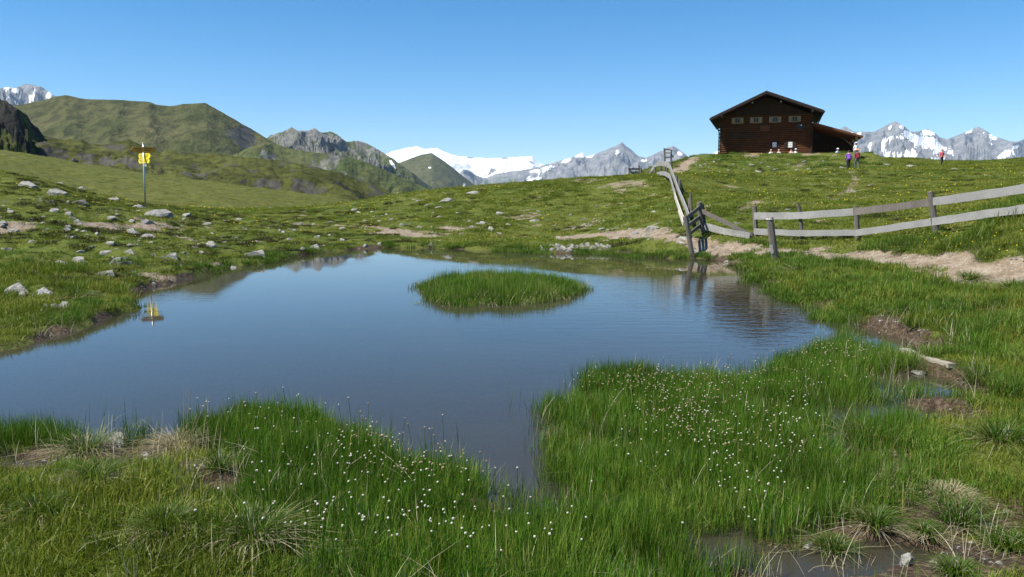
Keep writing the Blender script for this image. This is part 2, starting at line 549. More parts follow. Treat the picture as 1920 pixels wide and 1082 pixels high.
def G(px, py, ymin=3.0, ymax=240.0):
    """where the line of sight through a photo pixel meets the ground"""
    a, b = ray(px, py)
    Y = np.exp(np.linspace(math.log(ymin), math.log(ymax), 1600))
    z = samp(GZ, a * Y, Y)
    hit = np.nonzero(CAMZ + b * Y <= z)[0]
    k = hit[0] if len(hit) else len(Y) - 1
    y = float(Y[k])
    return Vector((a * y, y, float(z[k])))

# rows beyond the near land: the valley floor out to the mountains
far_rows = np.exp(np.linspace(T1, math.log(21000), 42))[1:] - 2.5
FX = us[None, :] * (far_rows[:, None] + 2.5)
FY = np.repeat(far_rows[:, None], NU, 1)
last = GZ[-1][None, :]
k = sstep(0, 1, np.log(far_rows / 260.0) / math.log(6.0))[:, None]
FZ = last * (1 - k) + (-150 + 15 * fbm(FX / 700, FY / 700, 3, 80)) * k
GXa = np.vstack([GX, FX]); GYa = np.vstack([GY, FY]); GZa = np.vstack([GZ, FZ])
zer = np.zeros_like(FX)
Da = np.vstack([GDIRT, zer]); Ma = np.vstack([GMUD, zer])
NR = GXa.shape[0]
idx = np.arange(NR * NU).reshape(NR, NU)
quads = np.stack([idx[:-1, :-1], idx[:-1, 1:], idx[1:, 1:], idx[1:, :-1]], -1).reshape(-1, 4)
V = np.stack([GXa, GYa, GZa], -1).reshape(-1, 3)
Dv, Mv = Da.ravel(), Ma.ravel()

# ground material -----------------------------------------------------------
mg, nt, bs = material('ground_soil_and_turf', 0.95, 0.1)
pc = pos_coord(nt)
n1 = nt.noise(0.35, 5, .6, pc); n2 = nt.noise(2.6, 5, .62, pc); n3 = nt.noise(14.0, 4, .6, pc); n4 = nt.noise(0.06, 4, .6, pc)
turf = nt.ramp(n2, [(.28, (.045, .052, .010)), (.45, (.080, .102, .016)), (.6, (.118, .138, .024)), (.78, (.175, .165, .042))])
turf = nt.mix(nt.ramp(n1, [(.38, 0.0), (.68, 0.7)]), turf, (.064, .102, .016))
turf = nt.mix(nt.ramp(n4, [(.40, 0.0), (.66, 0.55)]), turf, (.145, .148, .036))
turf = nt.mix(nt.ramp(n3, [(.35, .55), (.6, 0.0)]), turf, (.030, .040, .010))
sxyz = nt.n('ShaderNodeSeparateXYZ'); nt.l(pc, sxyz.inputs[0])
past = nt.math('MULTIPLY', nt.ramp(nt.math('DIVIDE', sxyz.outputs['Y'], 200.0), [(.36, 0.0), (.50, .85)]), nt.ramp(nt.math('ADD', nt.math('DIVIDE', sxyz.outputs['X'], 100.0), .5), [(.40, 1.0), (.55, 0.0)]))
turf = nt.mix(past, turf, nt.ramp(nt.noise(.9, 7, .7, pc), [(.30, (.030, .034, .010)), (.48, (.072, .080, .018)), (.62, (.108, .108, .028)), (.74, (.17, .16, .06))]))
soil = nt.ramp(n2, [(.25, (.10, .075, .05)), (.5, (.215, .165, .115)), (.75, (.31, .26, .20))])
soil = nt.mix(nt.ramp(n3, [(.55, 0.0), (.68, .75)]), soil, (.38, .35, .30))
mudc = nt.ramp(nt.noise(22.0, 6, .7, pc), [(.3, (.022, .015, .009)), (.5, (.065, .045, .028)), (.72, (.15, .12, .085))])
ad = nt.attr('dirt'); am = nt.attr('mud')
jit = nt.math('MULTIPLY', nt.math('SUBTRACT', n3, .5), .9)
fd = nt.ramp(nt.math('ADD', ad, jit), [(.34, 0.0), (.56, 1.0)])
fm = nt.ramp(nt.math('ADD', am, jit), [(.34, 0.0), (.60, 1.0)])
colr = nt.mix(fm, nt.mix(fd, turf, soil), mudc)
nt.l(colr, bs.inputs['Base Color'])
nt.l(nt.ramp(fm, [(0, .95), (1, .55)]), bs.inputs['Roughness'])
nt.l(nt.bump(nt.noise(45.0, 4, .6, pc), .8, .02, nt.bump(n3, .9, .05, nt.bump(n2, .8, .16))), bs.inputs['Normal'])

# trail faces are their own sheet, cut out of the same surface
fq = Dv[quads].mean(1)
fy = V[quads][:, :, 1].mean(1)
is_path = (fq > 0.5) & (fy < 75) & (fy > 6)
def sub_sheet(name, mask):
    q = quads[mask]
    used, inv = np.unique(q, return_inverse=True)
    me = np_mesh(name, V[used], quads=inv.reshape(-1, 4))
    add_attr(me, 'dirt', Dv[used]); add_attr(me, 'mud', Mv[used])
    return tag(link(name, me, mg), kind='structure')
ground = sub_sheet('ground', ~is_path)
path = sub_sheet('footpath', is_path)

# ------------------------------------------------------------------ water
mw = bpy.data.materials.new('pond_water')
mw.use_nodes = True
nt = NT(mw)
mw.node_tree.nodes.remove(mw.node_tree.nodes['Principled BSDF'])
out = mw.node_tree.nodes['Material Output']
pc = pos_coord(nt)
mp = nt.n('ShaderNodeMapping'); nt.l(pc, mp.inputs[0]); mp.inputs['Scale'].default_value = (0.8, 2.2, 1)
r1 = nt.noise(2.2, 3, .5, mp.outputs[0], .3); r2 = nt.noise(9.0, 2, .5, mp.outputs[0])
vd = nt.n('ShaderNodeVectorMath', operation='DISTANCE'); nt.l(pc, vd.inputs[0]); vd.inputs[1].default_value = (5.0, 14.5, 0)
gust = nt.math('MAXIMUM', nt.ramp(nt.noise(.16, 2, .5, pc), [(.47, .02), (.68, .7)]), nt.ramp(nt.math('DIVIDE', vd.outputs['Value'], 10.0), [(.25, 2.2), (.75, 0.0)]))
hgt = nt.math('ADD', r1, nt.math('MULTIPLY', r2, .25))
nrm = nt.bump(nt.math('MULTIPLY', hgt, gust), .35, .006)
fr = nt.n('ShaderNodeFresnel'); fr.inputs['IOR'].default_value = 1.33; nt.l(nrm, fr.inputs['Normal'])
gl = nt.n('ShaderNodeBsdfGlossy'); gl.inputs['Roughness'].default_value = 0.02; gl.inputs['Color'].default_value = (1, 1, 1, 1); nt.l(nrm, gl.inputs['Normal'])
tr = nt.n('ShaderNodeBsdfTransparent'); tr.inputs['Color'].default_value = (.62, .50, .34, 1)
mk = nt.n('ShaderNodeBsdfDiffuse'); mk.inputs['Color'].default_value = (.054, .050, .034, 1)
m1 = nt.n('ShaderNodeMixShader'); m1.inputs[0].default_value = .58; nt.l(tr.outputs[0], m1.inputs[1]); nt.l(mk.outputs[0], m1.inputs[2])
m2 = nt.n('ShaderNodeMixShader'); nt.l(fr.outputs[0], m2.inputs[0]); nt.l(m1.outputs[0], m2.inputs[1]); nt.l(gl.outputs[0], m2.inputs[2])
nt.l(m2.outputs[0], out.inputs[0])
wv = np.array([(-13, 2.6, 0), (9, 2.6, 0), (12, 40, 0), (-26, 40, 0)], float)
water = tag(link('pond_water', np_mesh('pond_water', wv, quads=[[0, 1, 2, 3]], smooth=False), mw), kind='structure')

# ------------------------------------------------------------------ hills and mountains
def mountain_material(name, rock, rock2, green, green2, scale, gbias=0.0, bump=1.0):
    m, nt, bs = material(name, 0.95, 0.05)
    pc = pos_coord(nt)
    a = nt.noise(1.0 / scale, 8, .62, pc); b = nt.noise(5.0 / scale, 6, .65, pc)
    c1 = nt.mix(nt.ramp(b, [(.3, 0.0), (.7, 1.0)]), rock, rock2)
    c2 = nt.mix(nt.ramp(a, [(.34, 0.0), (.64, 1.0)]), green, green2)
    c2 = nt.mix(nt.ramp(b, [(.42, .6), (.52, 0.0)]), c2, tuple(v * .5 for v in green))
    jit = nt.math('MULTIPLY', nt.math('SUBTRACT', b, .5), 1.0)
    f = nt.ramp(nt.math('ADD', nt.attr('veg'), jit), [(.38, 0.0), (.62, 1.0)])
    c = nt.mix(f, c1, c2)
    s = nt.ramp(nt.math('ADD', nt.attr('snow'), nt.math('MULTIPLY', nt.math('SUBTRACT', nt.noise(14.0 / scale, 5, .65, pc), .5), 1.6)), [(.44, 0.0), (.56, 1.0)])
    c = nt.mix(s, c, (.80, .81, .84))
    nt.l(c, bs.inputs['Base Color'])
    nt.l(nt.bump(b, .8 * bump, scale * .16), bs.inputs['Normal'])
    return m

def ridge(name, skyl, D, front, back, foot, mat, nu=260, nv=90, spur=0.18, spur_len=None, jag=1.0, wob=0.06, prof=1.25, veg=None, snow=None, seed=0, detail=0.05, soft=False):
    skyl = np.array(skyl, float)
    px = np.linspace(skyl[0, 0], skyl[-1, 0], nu)
    py = np.interp(px, skyl[:, 0], skyl[:, 1])
    py = py + jag * (fbm(px / 14.0, px * 0 + seed, 5, seed + 5, .6))
    a = (px - 960) / FPX
    Yc = D * (1 + wob * fbm(px / 90.0, px * 0 + 3.3, 3, seed + 9))
    ay = np.array([ray(p, q) for p, q in zip(px, py)])
    zc = CAMZ + ay[:, 1] * Yc
    nf = int(nv * 0.72)
    wf = np.linspace(0, 1, nf)
    wb = np.linspace(0, 1, nv - nf + 1)[1:]
    L = spur_len or front * .5
    A = ay[:, 0]
    Yr = np.concatenate([Yc[None] - front * (1 - wf[:, None]), Yc[None] + back * wb[:, None]], 0)
    w = np.concatenate([wf, 1 - wb])[:, None] * np.ones_like(Yr)
    # the jagged crest line fades into a smoother slope below it
    pys = np.interp(px, skyl[:, 0], skyl[:, 1])
    kw = max(3, nu // 14); ker = np.hanning(kw + 2)[1:-1]; ker /= ker.sum()
    pys = np.convolve(np.pad(pys, (kw, kw), 'edge'), ker, 'same')[kw:-kw]
    zs = CAMZ + np.array([ray(p, q)[1] for p, q in zip(px, pys)]) * Yc
    H = (zs - foot)[None] + (zc - zs)[None] * w ** 9
    X = A[None] * Yr
    p = w ** prof
    base = foot + H * p
    env = np.clip(4 * w * (1 - w), 0, 1) ** 0.8
    # spurs run down the slope: noise stretched along depth
    wx = X + L * .45 * fbm(X / L, Yr / L, 3, seed + 77); wy = Yr + L * .45 * fbm(X / L + 5, Yr / L, 3, seed + 78)
    if soft:
        sp = fbm(wx / L, wy / L, 5, seed + 13, .5) * .6
        dt = fbm(wx / (L * .16), wy / (L * .16), 5, seed + 29, .55) * .55
    else:
        sp = ridged(wx / L, wy / (L * 1.5) + 7.7, 6, seed + 13, .55) - 0.62
        dt = ridged(wx / (L * .16), wy / (L * .24), 5, seed + 29, .6) - 0.6
    Z = base + H * env * (spur * 2.0 * sp + detail * 2.2 * dt)
    # never higher than the crest as seen from the eye, save a little
    top = CAMZ + ay[None, :, 1] * Yr
    over = Z - top
    isf = np.arange(nv)[:, None] < nf - 1
    Z = np.where(isf & (over > 0), top - np.abs(over) * .15 - H * .004, Z)
    gxx = np.gradient(Z, axis=1) / np.maximum(np.abs(np.gradient(X, axis=1)), 1e-6)
    gyy = np.gradient(Z, axis=0) / np.where(np.abs(np.gradient(Yr, axis=0)) < 1e-6, 1, np.gradient(Yr, axis=0))
    slope = np.sqrt(gxx ** 2 + gyy ** 2)
    qx, qy = to_px(X, Yr, Z)
    verts = np.stack([X, Yr, Z], -1).reshape(-1, 3)
    ii = np.arange(nv * nu).reshape(nv, nu)
    q = np.stack([ii[:-1, :-1], ii[:-1, 1:], ii[1:, 1:], ii[1:, :-1]], -1).reshape(-1, 4)
    me = np_mesh(name, verts, quads=q)
    hn = (Z - foot) / H.max()
    n = fbm(X / (L * .3), Yr / (L * .3), 6, seed + 41, .62)
    ctx = dict(px=qx, py=qy, h=hn, w=w, slope=slope, n=n, X=X, Y=Yr, Z=Z, sp=sp, dt=dt)
    add_attr(me, 'veg', np.clip(veg(ctx) if veg else w * 0, -1, 2))
    add_attr(me, 'snow', np.clip(snow(ctx) if snow else w * 0 - 1, -1, 2))
    return tag(link(name, me, mat), kind='structure')

def blobs(c, lst, soft=.5):
    """snowfields: centre, half sizes, tilt in the slope's own layout"""
    s = np.full(c['px'].shape, -1.0)
    for bx, by, rx, ry, rot in lst:
        ca, sa = math.cos(rot), math.sin(rot)
        dx, dy = c['px'] - bx, c['py'] - by
        e = ((dx * ca + dy * sa) / rx) ** 2 + ((-dx * sa + dy * ca) / ry) ** 2
        s = np.maximum(s, 1.05 - e * .55)
    return s + soft * c['n']

ROCK = ((.135, .135, .14), (.27, .26, .255)); GREEN = ((.055, .085, .018), (.10, .115, .032))
m_far = mountain_material('far_rock_and_snow', (.10, .105, .115), (.27, .265, .26), (.05, .085, .03), (.11, .125, .05), 500)
m_mid = mountain_material('grey_rock_ridge', (.070, .072, .066), (.22, .212, .19), (.050, .068, .020), (.092, .098, .036), 90)
m_green = mountain_material('grass_mountain', (.020, .022, .022), (.085, .083, .076), (.054, .062, .019), (.100, .094, .038), 150)  # rock tones darkened so the colour carries the shade on the crag faces
m_heath = mountain_material('heath_ridge', (.022, .021, .018), (.10, .094, .08), (.036, .040, .011), (.080, .086, .022), 26, bump=.5)
m_crag = mountain_material('dark_crag', (.010, .011, .010), (.042, .040, .036), (.022, .03, .010), (.085, .095, .024), 16)

ridge('mountain', [(-160, 205), (-80, 180), (0, 166), (15, 163), (22, 166), (50, 157), (66, 160), (80, 164), (93, 173), (107, 182), (125, 203), (170, 240)], 9000, 3500, 2500, -200, m_far, 220, 130,
      veg=lambda c: -0.4 + 0 * c['w'], snow=lambda c: np.maximum(blobs(c, [(92, 180, 5, 11, .2), (30, 170, 8, 4, 0), (56, 182, 6, 5, 0), (12, 165, 6, 4, 0)]), 1.1 * c['n'] - .35), seed=11, spur=.28, jag=1.2, detail=.1, spur_len=1200)
ridge('mountain', [(640, 330), (700, 300), (735, 284), (760, 278), (783, 274), (800, 280), (820, 277), (830, 283), (850, 291), (880, 295), (920, 297), (960, 295), (997, 293), (1006, 303), (1040, 318), (1100, 330)], 15500, 5200, 3000, -250, m_far, 300, 120,
      veg=lambda c: -0.5 + 0 * c['w'], snow=lambda c: 1.5 - np.clip((c['py'] - 328 + 16 * c['n']) / 9, -.3, 2) - 1.5 * sstep(.30, .46, .6 * c['n'] + .35 * c['dt']), seed=23, wob=.03, spur=.16, jag=.9, detail=.03, soft=True, spur_len=1800)
ridge('mountain', [(800, 372), (842, 345), (868, 318), (880, 320), (905, 335), (930, 326), (960, 321), (1000, 316), (1030, 306), (1060, 299), (1075, 294), (1092, 286), (1099, 295), (1112, 290), (1130, 284), (1150, 275), (1166, 267), (1180, 278), (1195, 291), (1210, 297), (1225, 289), (1240, 283),
      (1262, 273), (1280, 285), (1296, 299), (1320, 298), (1345, 283), (1375, 279), (1420, 300), (1500, 330)], 11500, 4200, 2500, -250, m_far, 480, 150,
      veg=lambda c: sstep(290, 345, c['py'] + 12 * c['n']) * 1.0 - .35 - .3 * c['slope'], snow=lambda c: np.maximum(blobs(c, [(1088, 291, 14, 6, 0), (1062, 302, 14, 4, -.5), (1030, 313, 20, 5, -.35), (1010, 322, 14, 5, 0), (1108, 293, 8, 4, -.5), (1158, 285, 4, 5, .5), (1208, 300, 6, 4, .2), (1350, 285, 22, 9, 0), (1275, 287, 6, 4, .5), (1000, 335, 12, 4, 0)], .8), 0 * c['n'] - .5), seed=37, spur=.30, jag=1.3, detail=.10, spur_len=1500)
ridge('mountain', [(1440, 330), (1500, 275), (1545, 252), (1570, 243), (1583, 237), (1600, 246), (1615, 247), (1640, 247), (1660, 236), (1678, 227), (1695, 236), (1705, 245), (1715, 248), (1740, 242), (1752, 249), (1765, 259), (1775, 261), (1800, 252), (1820, 244), (1835, 237), (1850, 246),
      (1865, 256), (1890, 264), (1905, 266), (1920, 261), (1980, 272), (2060, 262), (2200, 300)], 10500, 4200, 2500, -250, m_far, 480, 150,
      veg=lambda c: -0.45 + 0 * c['w'], snow=lambda c: np.maximum(blobs(c, [(1700, 255, 18, 7, .3), (1732, 266, 26, 9, .32), (1755, 276, 14, 4, .1), (1738, 248, 10, 5, -.1), (1668, 240, 3, 6, .5), (1690, 238, 4, 4, -.6), (1672, 258, 8, 3, .1), (1630, 275, 3, 8, .5), (1657, 270, 3, 6, .5), (1597, 252, 3, 9, .2),
                                                                          (1610, 254, 4, 6, .6), (1668, 292, 13, 6, .1), (1685, 295, 5, 5, 0), (1716, 292, 3, 12, -.4), (1755, 300, 16, 7, -.2), (1862, 258, 8, 5, .4), (1858, 268, 6, 4, .5), (1890, 288, 12, 9, .1), (1875, 294, 8, 4, 0), (1905, 275, 8, 4, -.5), (1830, 292, 6, 4, .4), (1818, 246, 10, 3, -.6), (1757, 284, 8, 6, -.5)], .95),
                                                                      1.2 * c['n'] - .5), seed=53, spur=.30, jag=1.3, detail=.10, spur_len=1400)
ridge('mountain', [(660, 360), (700, 325), (740, 309), (770, 297), (790, 290), (810, 287), (825, 297), (850, 315), (870, 332), (890, 347), (920, 368), (960, 390)], 5600, 1800, 1200, -220, m_green, 120, 70,
      veg=lambda c: .95 - .5 * sstep(.9, 1.5, c['slope']) + .2 * c['n'], snow=lambda c: blobs(c, [(806, 314, 4, 3, 0), (780, 322, 4, 2, 0), (870, 348, 3, 6, .2)], .3), seed=61, wob=.015, spur=.10, jag=.5, detail=.03, soft=True)
ridge('mountain', [(420, 330), (470, 282), (505, 255), (518, 250), (530, 247), (540, 243), (547, 238), (560, 246), (577, 245), (589, 240), (600, 248), (625, 247), (640, 260), (655, 266), (675, 264), (690, 270), (710, 281), (740, 300), (770, 322), (800, 345), (840, 372), (900, 400)], 3300, 1200, 700, -180, m_mid, 360, 140,
      veg=lambda c: .44 + .5 * sstep(262, 320, c['py']) + .55 * c['n'] - .35 * sstep(.8, 1.6, c['slope']), snow=lambda c: blobs(c, [(736, 308, 3, 9, -.6)], .3) - .1, seed=71, spur=.32, jag=2.0, detail=.11, spur_len=420)
ridge('hill', [(-260, 240), (-150, 222), (-40, 206), (40, 196), (80, 188), (105, 181), (122, 178), (132, 180), (160, 186), (215, 187), (280, 191), (292, 196), (318, 199), (345, 195), (385, 193), (405, 204), (440, 224), (475, 244), (500, 259), (520, 272), (560, 288), (620, 312), (700, 340), (800, 372)], 1900, 900, 600, -160, m_green, 320, 120,
      veg=lambda c: 1.15 - 1.5 * np.exp(-(((c['px'] - 465) / 55) ** 2 + ((c['py'] - 262) / 26) ** 2) ** 1.5) * (.7 + .8 * c['n']) - .55 * sstep(.95, 1.5, c['slope']) - .5 * np.exp(-((c['px'] - 398) / 8) ** 2 - ((c['py'] - 228) / 12) ** 2), seed=83, spur=.07, jag=.6, wob=.012, prof=1.05, detail=.016, spur_len=420, soft=True)
ridge('hill', [(400, 310), (470, 275), (505, 268), (560, 282), (620, 289), (680, 301), (720, 318), (770, 340), (810, 357), (860, 380), (900, 400)], 1500, 600, 400, -130, m_mid, 260, 110,
      veg=lambda c: .92 + .6 * c['n'] - .5 * np.exp(-((c['px'] - 600) / 35) ** 2 - ((c['py'] - 312) / 14) ** 2) - .45 * sstep(.8, 1.4, c['slope']), seed=97, wob=.02, spur=.14, jag=1.2, detail=.07, soft=True, spur_len=260)
ridge('hill', [(-320, 60), (-150, 120), (-60, 160), (0, 186), (14, 190), (32, 204), (48, 214), (58, 228), (72, 240), (82, 256), (96, 270), (112, 288), (140, 310), (180, 335)], 430, 160, 90, -30, m_crag, 200, 110,
      veg=lambda c: .28 + 1.2 * sstep(230, 285, c['py'] + 18 * c['n'] - .35 * c['px']) + .5 * c['n'], seed=103, spur=.22, jag=3.0, detail=.13, spur_len=60, prof=.95)
ridge('hill', [(-150, 262), (30, 250), (80, 254), (120, 262), (152, 260), (165, 270), (200, 271), (222, 265), (242, 262), (262, 271), (285, 283), (302, 286), (318, 280), (345, 287), (400, 288), (450, 294), (520, 300), (600, 315), (640, 324), (690, 341), (715, 352), (745, 366), (790, 385)], 440, 210, 120, -30, m_heath, 420, 150,
      veg=lambda c: 1.0 + .35 * c['n'] - 1.0 * sstep(.8, 1.6, c['slope']) - .9 * sstep(.38, .62, c['n'] + .3 * c['dt']), seed=111, wob=.02, spur=.13, jag=1.6, detail=.03, spur_len=75, prof=.75, soft=True)

# ------------------------------------------------------------------ the mountain air
mh = bpy.data.materials.new('mountain_air')
mh.use_nodes = True
mh.node_tree.nodes.clear()
nt = NT(mh)
pv = nt.n('ShaderNodeVolumePrincipled')
pv.inputs['Color'].default_value = (.50, .72, 1.0, 1)
pv.inputs['Density'].default_value = 2.4e-5
pv.inputs['Anisotropy'].default_value = 0.0
mo = nt.n('ShaderNodeOutputMaterial')
nt.l(pv.outputs[0], mo.inputs['Volume'])
haze = box('haze', (-30000, -3000, -320), (30000, 24000, 1700), mh)
tag(haze, kind='stuff')
haze.visible_shadow = True
# ------------------------------------------------------------------ materials of built things
def wood(name, dark, light, scale=1.0, rough=.8, grain=(1, 1, 14), bump=.4):
    m, nt, bs = material(name, rough, .2)
    oc = obj_coord(nt)
    mp = nt.n('ShaderNodeMapping'); nt.l(oc, mp.inputs[0]); mp.inputs['Scale'].default_value = grain
    a = nt.noise(3.0 * scale, 6, .65, mp.outputs[0], .4); b = nt.noise(1.1 * scale, 3, .5, oc)
    rnd = nt.n('ShaderNodeObjectInfo').outputs['Random']
    f = nt.math('ADD', nt.math('MULTIPLY', a, .7), nt.math('MULTIPLY', b, .3))
    c = nt.ramp(f, [(.32, dark), (.66, light)])
    c = nt.mix(nt.math('MULTIPLY', rnd, .45), c, tuple(v * .55 for v in light))
    nt.l(c, bs.inputs['Base Color'])
    nt.l(nt.bump(a, bump, .012), bs.inputs['Normal'])
    return m

m_log = wood('sun_browned_logs', (.018, .009, .005), (.145, .054, .019), 1.0, .75, (.5, 3, 9))
m_darkwood = wood('dark_boards', (.020, .011, .008), (.055, .030, .018), 1.0, .8, (6, 6, .6))
m_roofwood = wood('dark_roof_timber', (.012, .009, .008), (.035, .022, .018), 1.0, .8, (1, 1, 1))
m_soffit = wood('lean_to_boards', (.055, .022, .010), (.15, .058, .024), 1.0, .75, (8, .8, 1))
m_palewood = wood('pale_shutter_wood', (.19, .14, .085), (.36, .28, .175), 1.0, .75, (1, 1, 8))
m_newwood = wood('fresh_wood', (.42, .28, .13), (.62, .46, .25), 1.0, .7, (6, 6, 1))
m_grey_rail = wood('weathered_grey_board', (.10, .097, .09), (.40, .39, .37), 1.6, .9, (1.0, 10, 14), .9)
m_grey_post = wood('weathered_post', (.060, .050, .040), (.20, .180, .155), 1.2, .9, (14, 14, 1.0), .8)
m_grey_pale = wood('bleached_board', (.34, .31, .26), (.56, .52, .45), 1.2, .85, (1.2, 12, 12))
m_plank_brown = wood('wet_drift_plank', (.17, .145, .11), (.37, .33, .27), 1.2, .8, (1.2, 12, 12))

def plain(name, c, rough=.6, spec=.3, metal=0.0, var=.12, sc=20):
    m, nt, bs = material(name, rough, spec)
    n = nt.noise(sc, 4, .6, obj_coord(nt))
    nt.l(nt.mix(nt.ramp(n, [(.3, 0.0), (.7, 1.0)]), tuple(v * (1 - var) for v in c), tuple(min(1, v * (1 + var)) for v in c)), bs.inputs['Base Color'])
    bs.inputs['Metallic'].default_value = metal
    return m

m_metal = plain('galvanised_steel', (.42, .43, .44), .45, .5, .7)
m_roofmetal = plain('dark_sheet_roof', (.022, .019, .020), .6, .4, .0, .3, 2)
m_pipe = plain('dark_downpipe', (.012, .018, .030), .5)
m_yellow = plain('yellow_sign_paint', (.86, .66, .015), .5, .4, 0, .06, 6)
m_yellow_shade = plain('shaded_yellow_sign_paint', (.55, .24, .008), .5, .4, 0, .08, 6)  # sign yellow deepened: shade on boards turned from the sun, put into the colour
m_ink = plain('sign_print', (.05, .045, .03), .6)
m_red_ink = plain('red_paint', (.55, .05, .03), .6)
m_white = plain('white_paint', (.80, .80, .78), .6)
m_curtain = plain('white_curtain', (.78, .78, .74), .9, .1)
m_dish = plain('dark_dish', (.06, .065, .07), .5)
m_redcloth = plain('red_bench_paint', (.42, .06, .035), .7)
m_terr = wood('terrace_boards', (.30, .22, .15), (.50, .40, .29), 1, .8, (1, 8, 8))
m_skin = plain('skin', (.55, .33, .24), .6)
m_hair = plain('dark_hair', (.04, .028, .02), .7)
m_greyhair = plain('grey_hair', (.35, .33, .31), .7)
m_purple = plain('purple_shirt', (.19, .08, .40), .9)
m_maroon = plain('maroon_shirt', (.20, .025, .035), .9)
m_navy = plain('dark_trousers', (.022, .022, .038), .9)
m_greytr = plain('grey_trousers', (.11, .12, .13), .9)
m_pinkred = plain('pinkish_red_shirt', (.58, .12, .14), .9)
m_whitecl = plain('white_cloth', (.78, .78, .80), .9)
m_pinkcl = plain('pale_pink_cloth', (.72, .50, .50), .9)
m_orange = plain('orange_cloth', (.70, .22, .04), .9)
m_bluecl = plain('pale_blue_cloth', (.45, .55, .70), .9)
m_shoe = plain('dark_boots', (.04, .03, .025), .8)
m_bluepack = plain('dark_rucksack', (.03, .03, .06), .8)
mglass, nt, bs = material('window_glass', .15, .25)
bs.inputs['Base Color'].default_value = (.018, .022, .026, 1)

mr, nt, bs = material('lichen_grey_rock', .9, .2)
oc = pos_coord(nt)
a = nt.noise(4.0, 6, .65, oc); b = nt.noise(17.0, 5, .6, oc)
c = nt.ramp(a, [(.28, (.13, .125, .112)), (.5, (.28, .27, .245)), (.72, (.44, .43, .40))])
c = nt.mix(nt.ramp(b, [(.52, 0.0), (.66, .75)]), c, (.12, .118, .095))
rnd = nt.n('ShaderNodeObjectInfo').outputs['Random']
c = nt.mix(nt.math('MULTIPLY', rnd, .4), c, (.25, .235, .205))
nt.l(c, bs.inputs['Base Color'])
nt.l(nt.bump(b, 1.0, .05, nt.bump(a, 1.0, .14)), bs.inputs['Normal'])
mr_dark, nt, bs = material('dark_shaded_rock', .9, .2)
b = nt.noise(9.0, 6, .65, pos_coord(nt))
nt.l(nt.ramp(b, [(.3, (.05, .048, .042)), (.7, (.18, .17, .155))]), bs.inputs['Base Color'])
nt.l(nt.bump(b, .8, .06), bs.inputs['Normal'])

# ------------------------------------------------------------------ the mountain hut
HB = G(1433, 292.5, 85, 110)
HY = 95.0
hut_a = math.atan((1433 - 960) / FPX)
p0 = W(1433, 292.5, HY)
HUT = empty('mountain_hut', (p0.x, p0.y, p0.z), -hut_a)
tag(HUT, 'dark brown two storey log hut with shuttered windows on the grassy mound', 'hut')
KX, KZ = 16.05, 15.3
def hx(px): return (px - 1433) / KX
def hz(py): return (292.5 - py) / KZ
WL, WR = hx(1348), hx(1518)
DEP = 11.0
EZ = hz(224)
# back body (closed shell set behind the log faces), gable included
wall = prism_yz('wall', [(WL + .05, -.95), (WR - .05, -.95), (WR - .05, hz(218)), (0, hz(187)), (WL + .05, hz(221))], .16, DEP, m_darkwood, HUT)
nlog = 25
z0, z1 = -.80, hz(217)
lh = (z1 - z0) / nlog
log_me = None
for i in range(nlog):
    zc = z0 + lh * (i + .5)
    bm = bmesh.new()
    prof = [(-.02, -lh / 2 + .012), (-.095, -lh * .30), (-.13, 0), (-.095, lh * .30), (-.02, lh / 2 - .012), (.14, lh / 2 - .012), (.14, -lh / 2 + .012)]
    ends = (WL - .16 * (i % 2), WR + .16 * (i % 2))
    L = [bm.verts.new((ends[0], y, z + zc)) for y, z in prof]
    R = [bm.verts.new((ends[1], y, z + zc)) for y, z in prof]
    n = len(prof)
    bm.faces.new(L); bm.faces.new(R[::-1])
    for k in range(n):
        bm.faces.new([L[k], R[k], R[(k + 1) % n], L[(k + 1) % n]])
    bmesh.ops.recalc_face_normals(bm, faces=bm.faces)
    bm_obj('log', bm, m_log, wall)
# gable boarding, board by board
nb = 34
for i in range(nb):
    xa = WL + (WR - WL) * i / nb; xb = WL + (WR - WL) * (i + 1) / nb - .02
    def top(x): return hz(184) - abs(x) * (hz(184) - hz(219.5)) / (-WL) - .02
    zb = hz(217) + .004
    if min(top(xa), top(xb)) > zb + .05:
        bm = bmesh.new()
        y0, y1 = -.06 - .012 * (i % 2), .15
        f = [bm.verts.new((x, y0, z)) for x, z in ((xa, zb), (xb, zb), (xb, top(xb)), (xa, top(xa)))]
        g = [bm.verts.new((x, y1, z)) for x, z in ((xa, zb), (xb, zb), (xb, top(xb)), (xa, top(xa)))]
        bm.faces.new(f); bm.faces.new(g[::-1])
        for k in range(4):
            bm.faces.new([f[k], f[(k + 1) % 4], g[(k + 1) % 4], g[k]])
        bmesh.ops.recalc_face_normals(bm, faces=bm.faces)
        bm_obj('gable_board', bm, m_darkwood, wall)
# roof: two slopes of real thickness with overhangs, barge boards, purlins
FO = -2.35; BK = DEP + .9
RX_L, RX_R = hx(1331), hx(1536)
RZ_L, RZ_R, RZ_A = hz(219) - .27, hz(212) - .27, hz(173.5) - .33
th = .16
roof = prism_yz('roof', [(0, RZ_A), (RX_L, RZ_L), (RX_L + .04, RZ_L - th), (0, RZ_A - th - .02), (RX_R - .04, RZ_R - th), (RX_R, RZ_R)], FO, BK, m_roofmetal, HUT)
for sx, sz in ((RX_L, RZ_L), (RX_R, RZ_R)):
    prism_yz('barge_board', [(0, RZ_A - .03), (sx * .995, sz - .03), (sx * .995, sz - .33), (0, RZ_A - .35)], FO - .05, FO - .005, m_roofwood, roof)
    # boarded underside
    prism_yz('soffit', [(0, RZ_A - th - .025), (sx * .99, sz - th - .01), (sx * .99, sz - th - .05), (0, RZ_A - th - .07)], FO + .01, BK - .1, m_roofwood, roof)
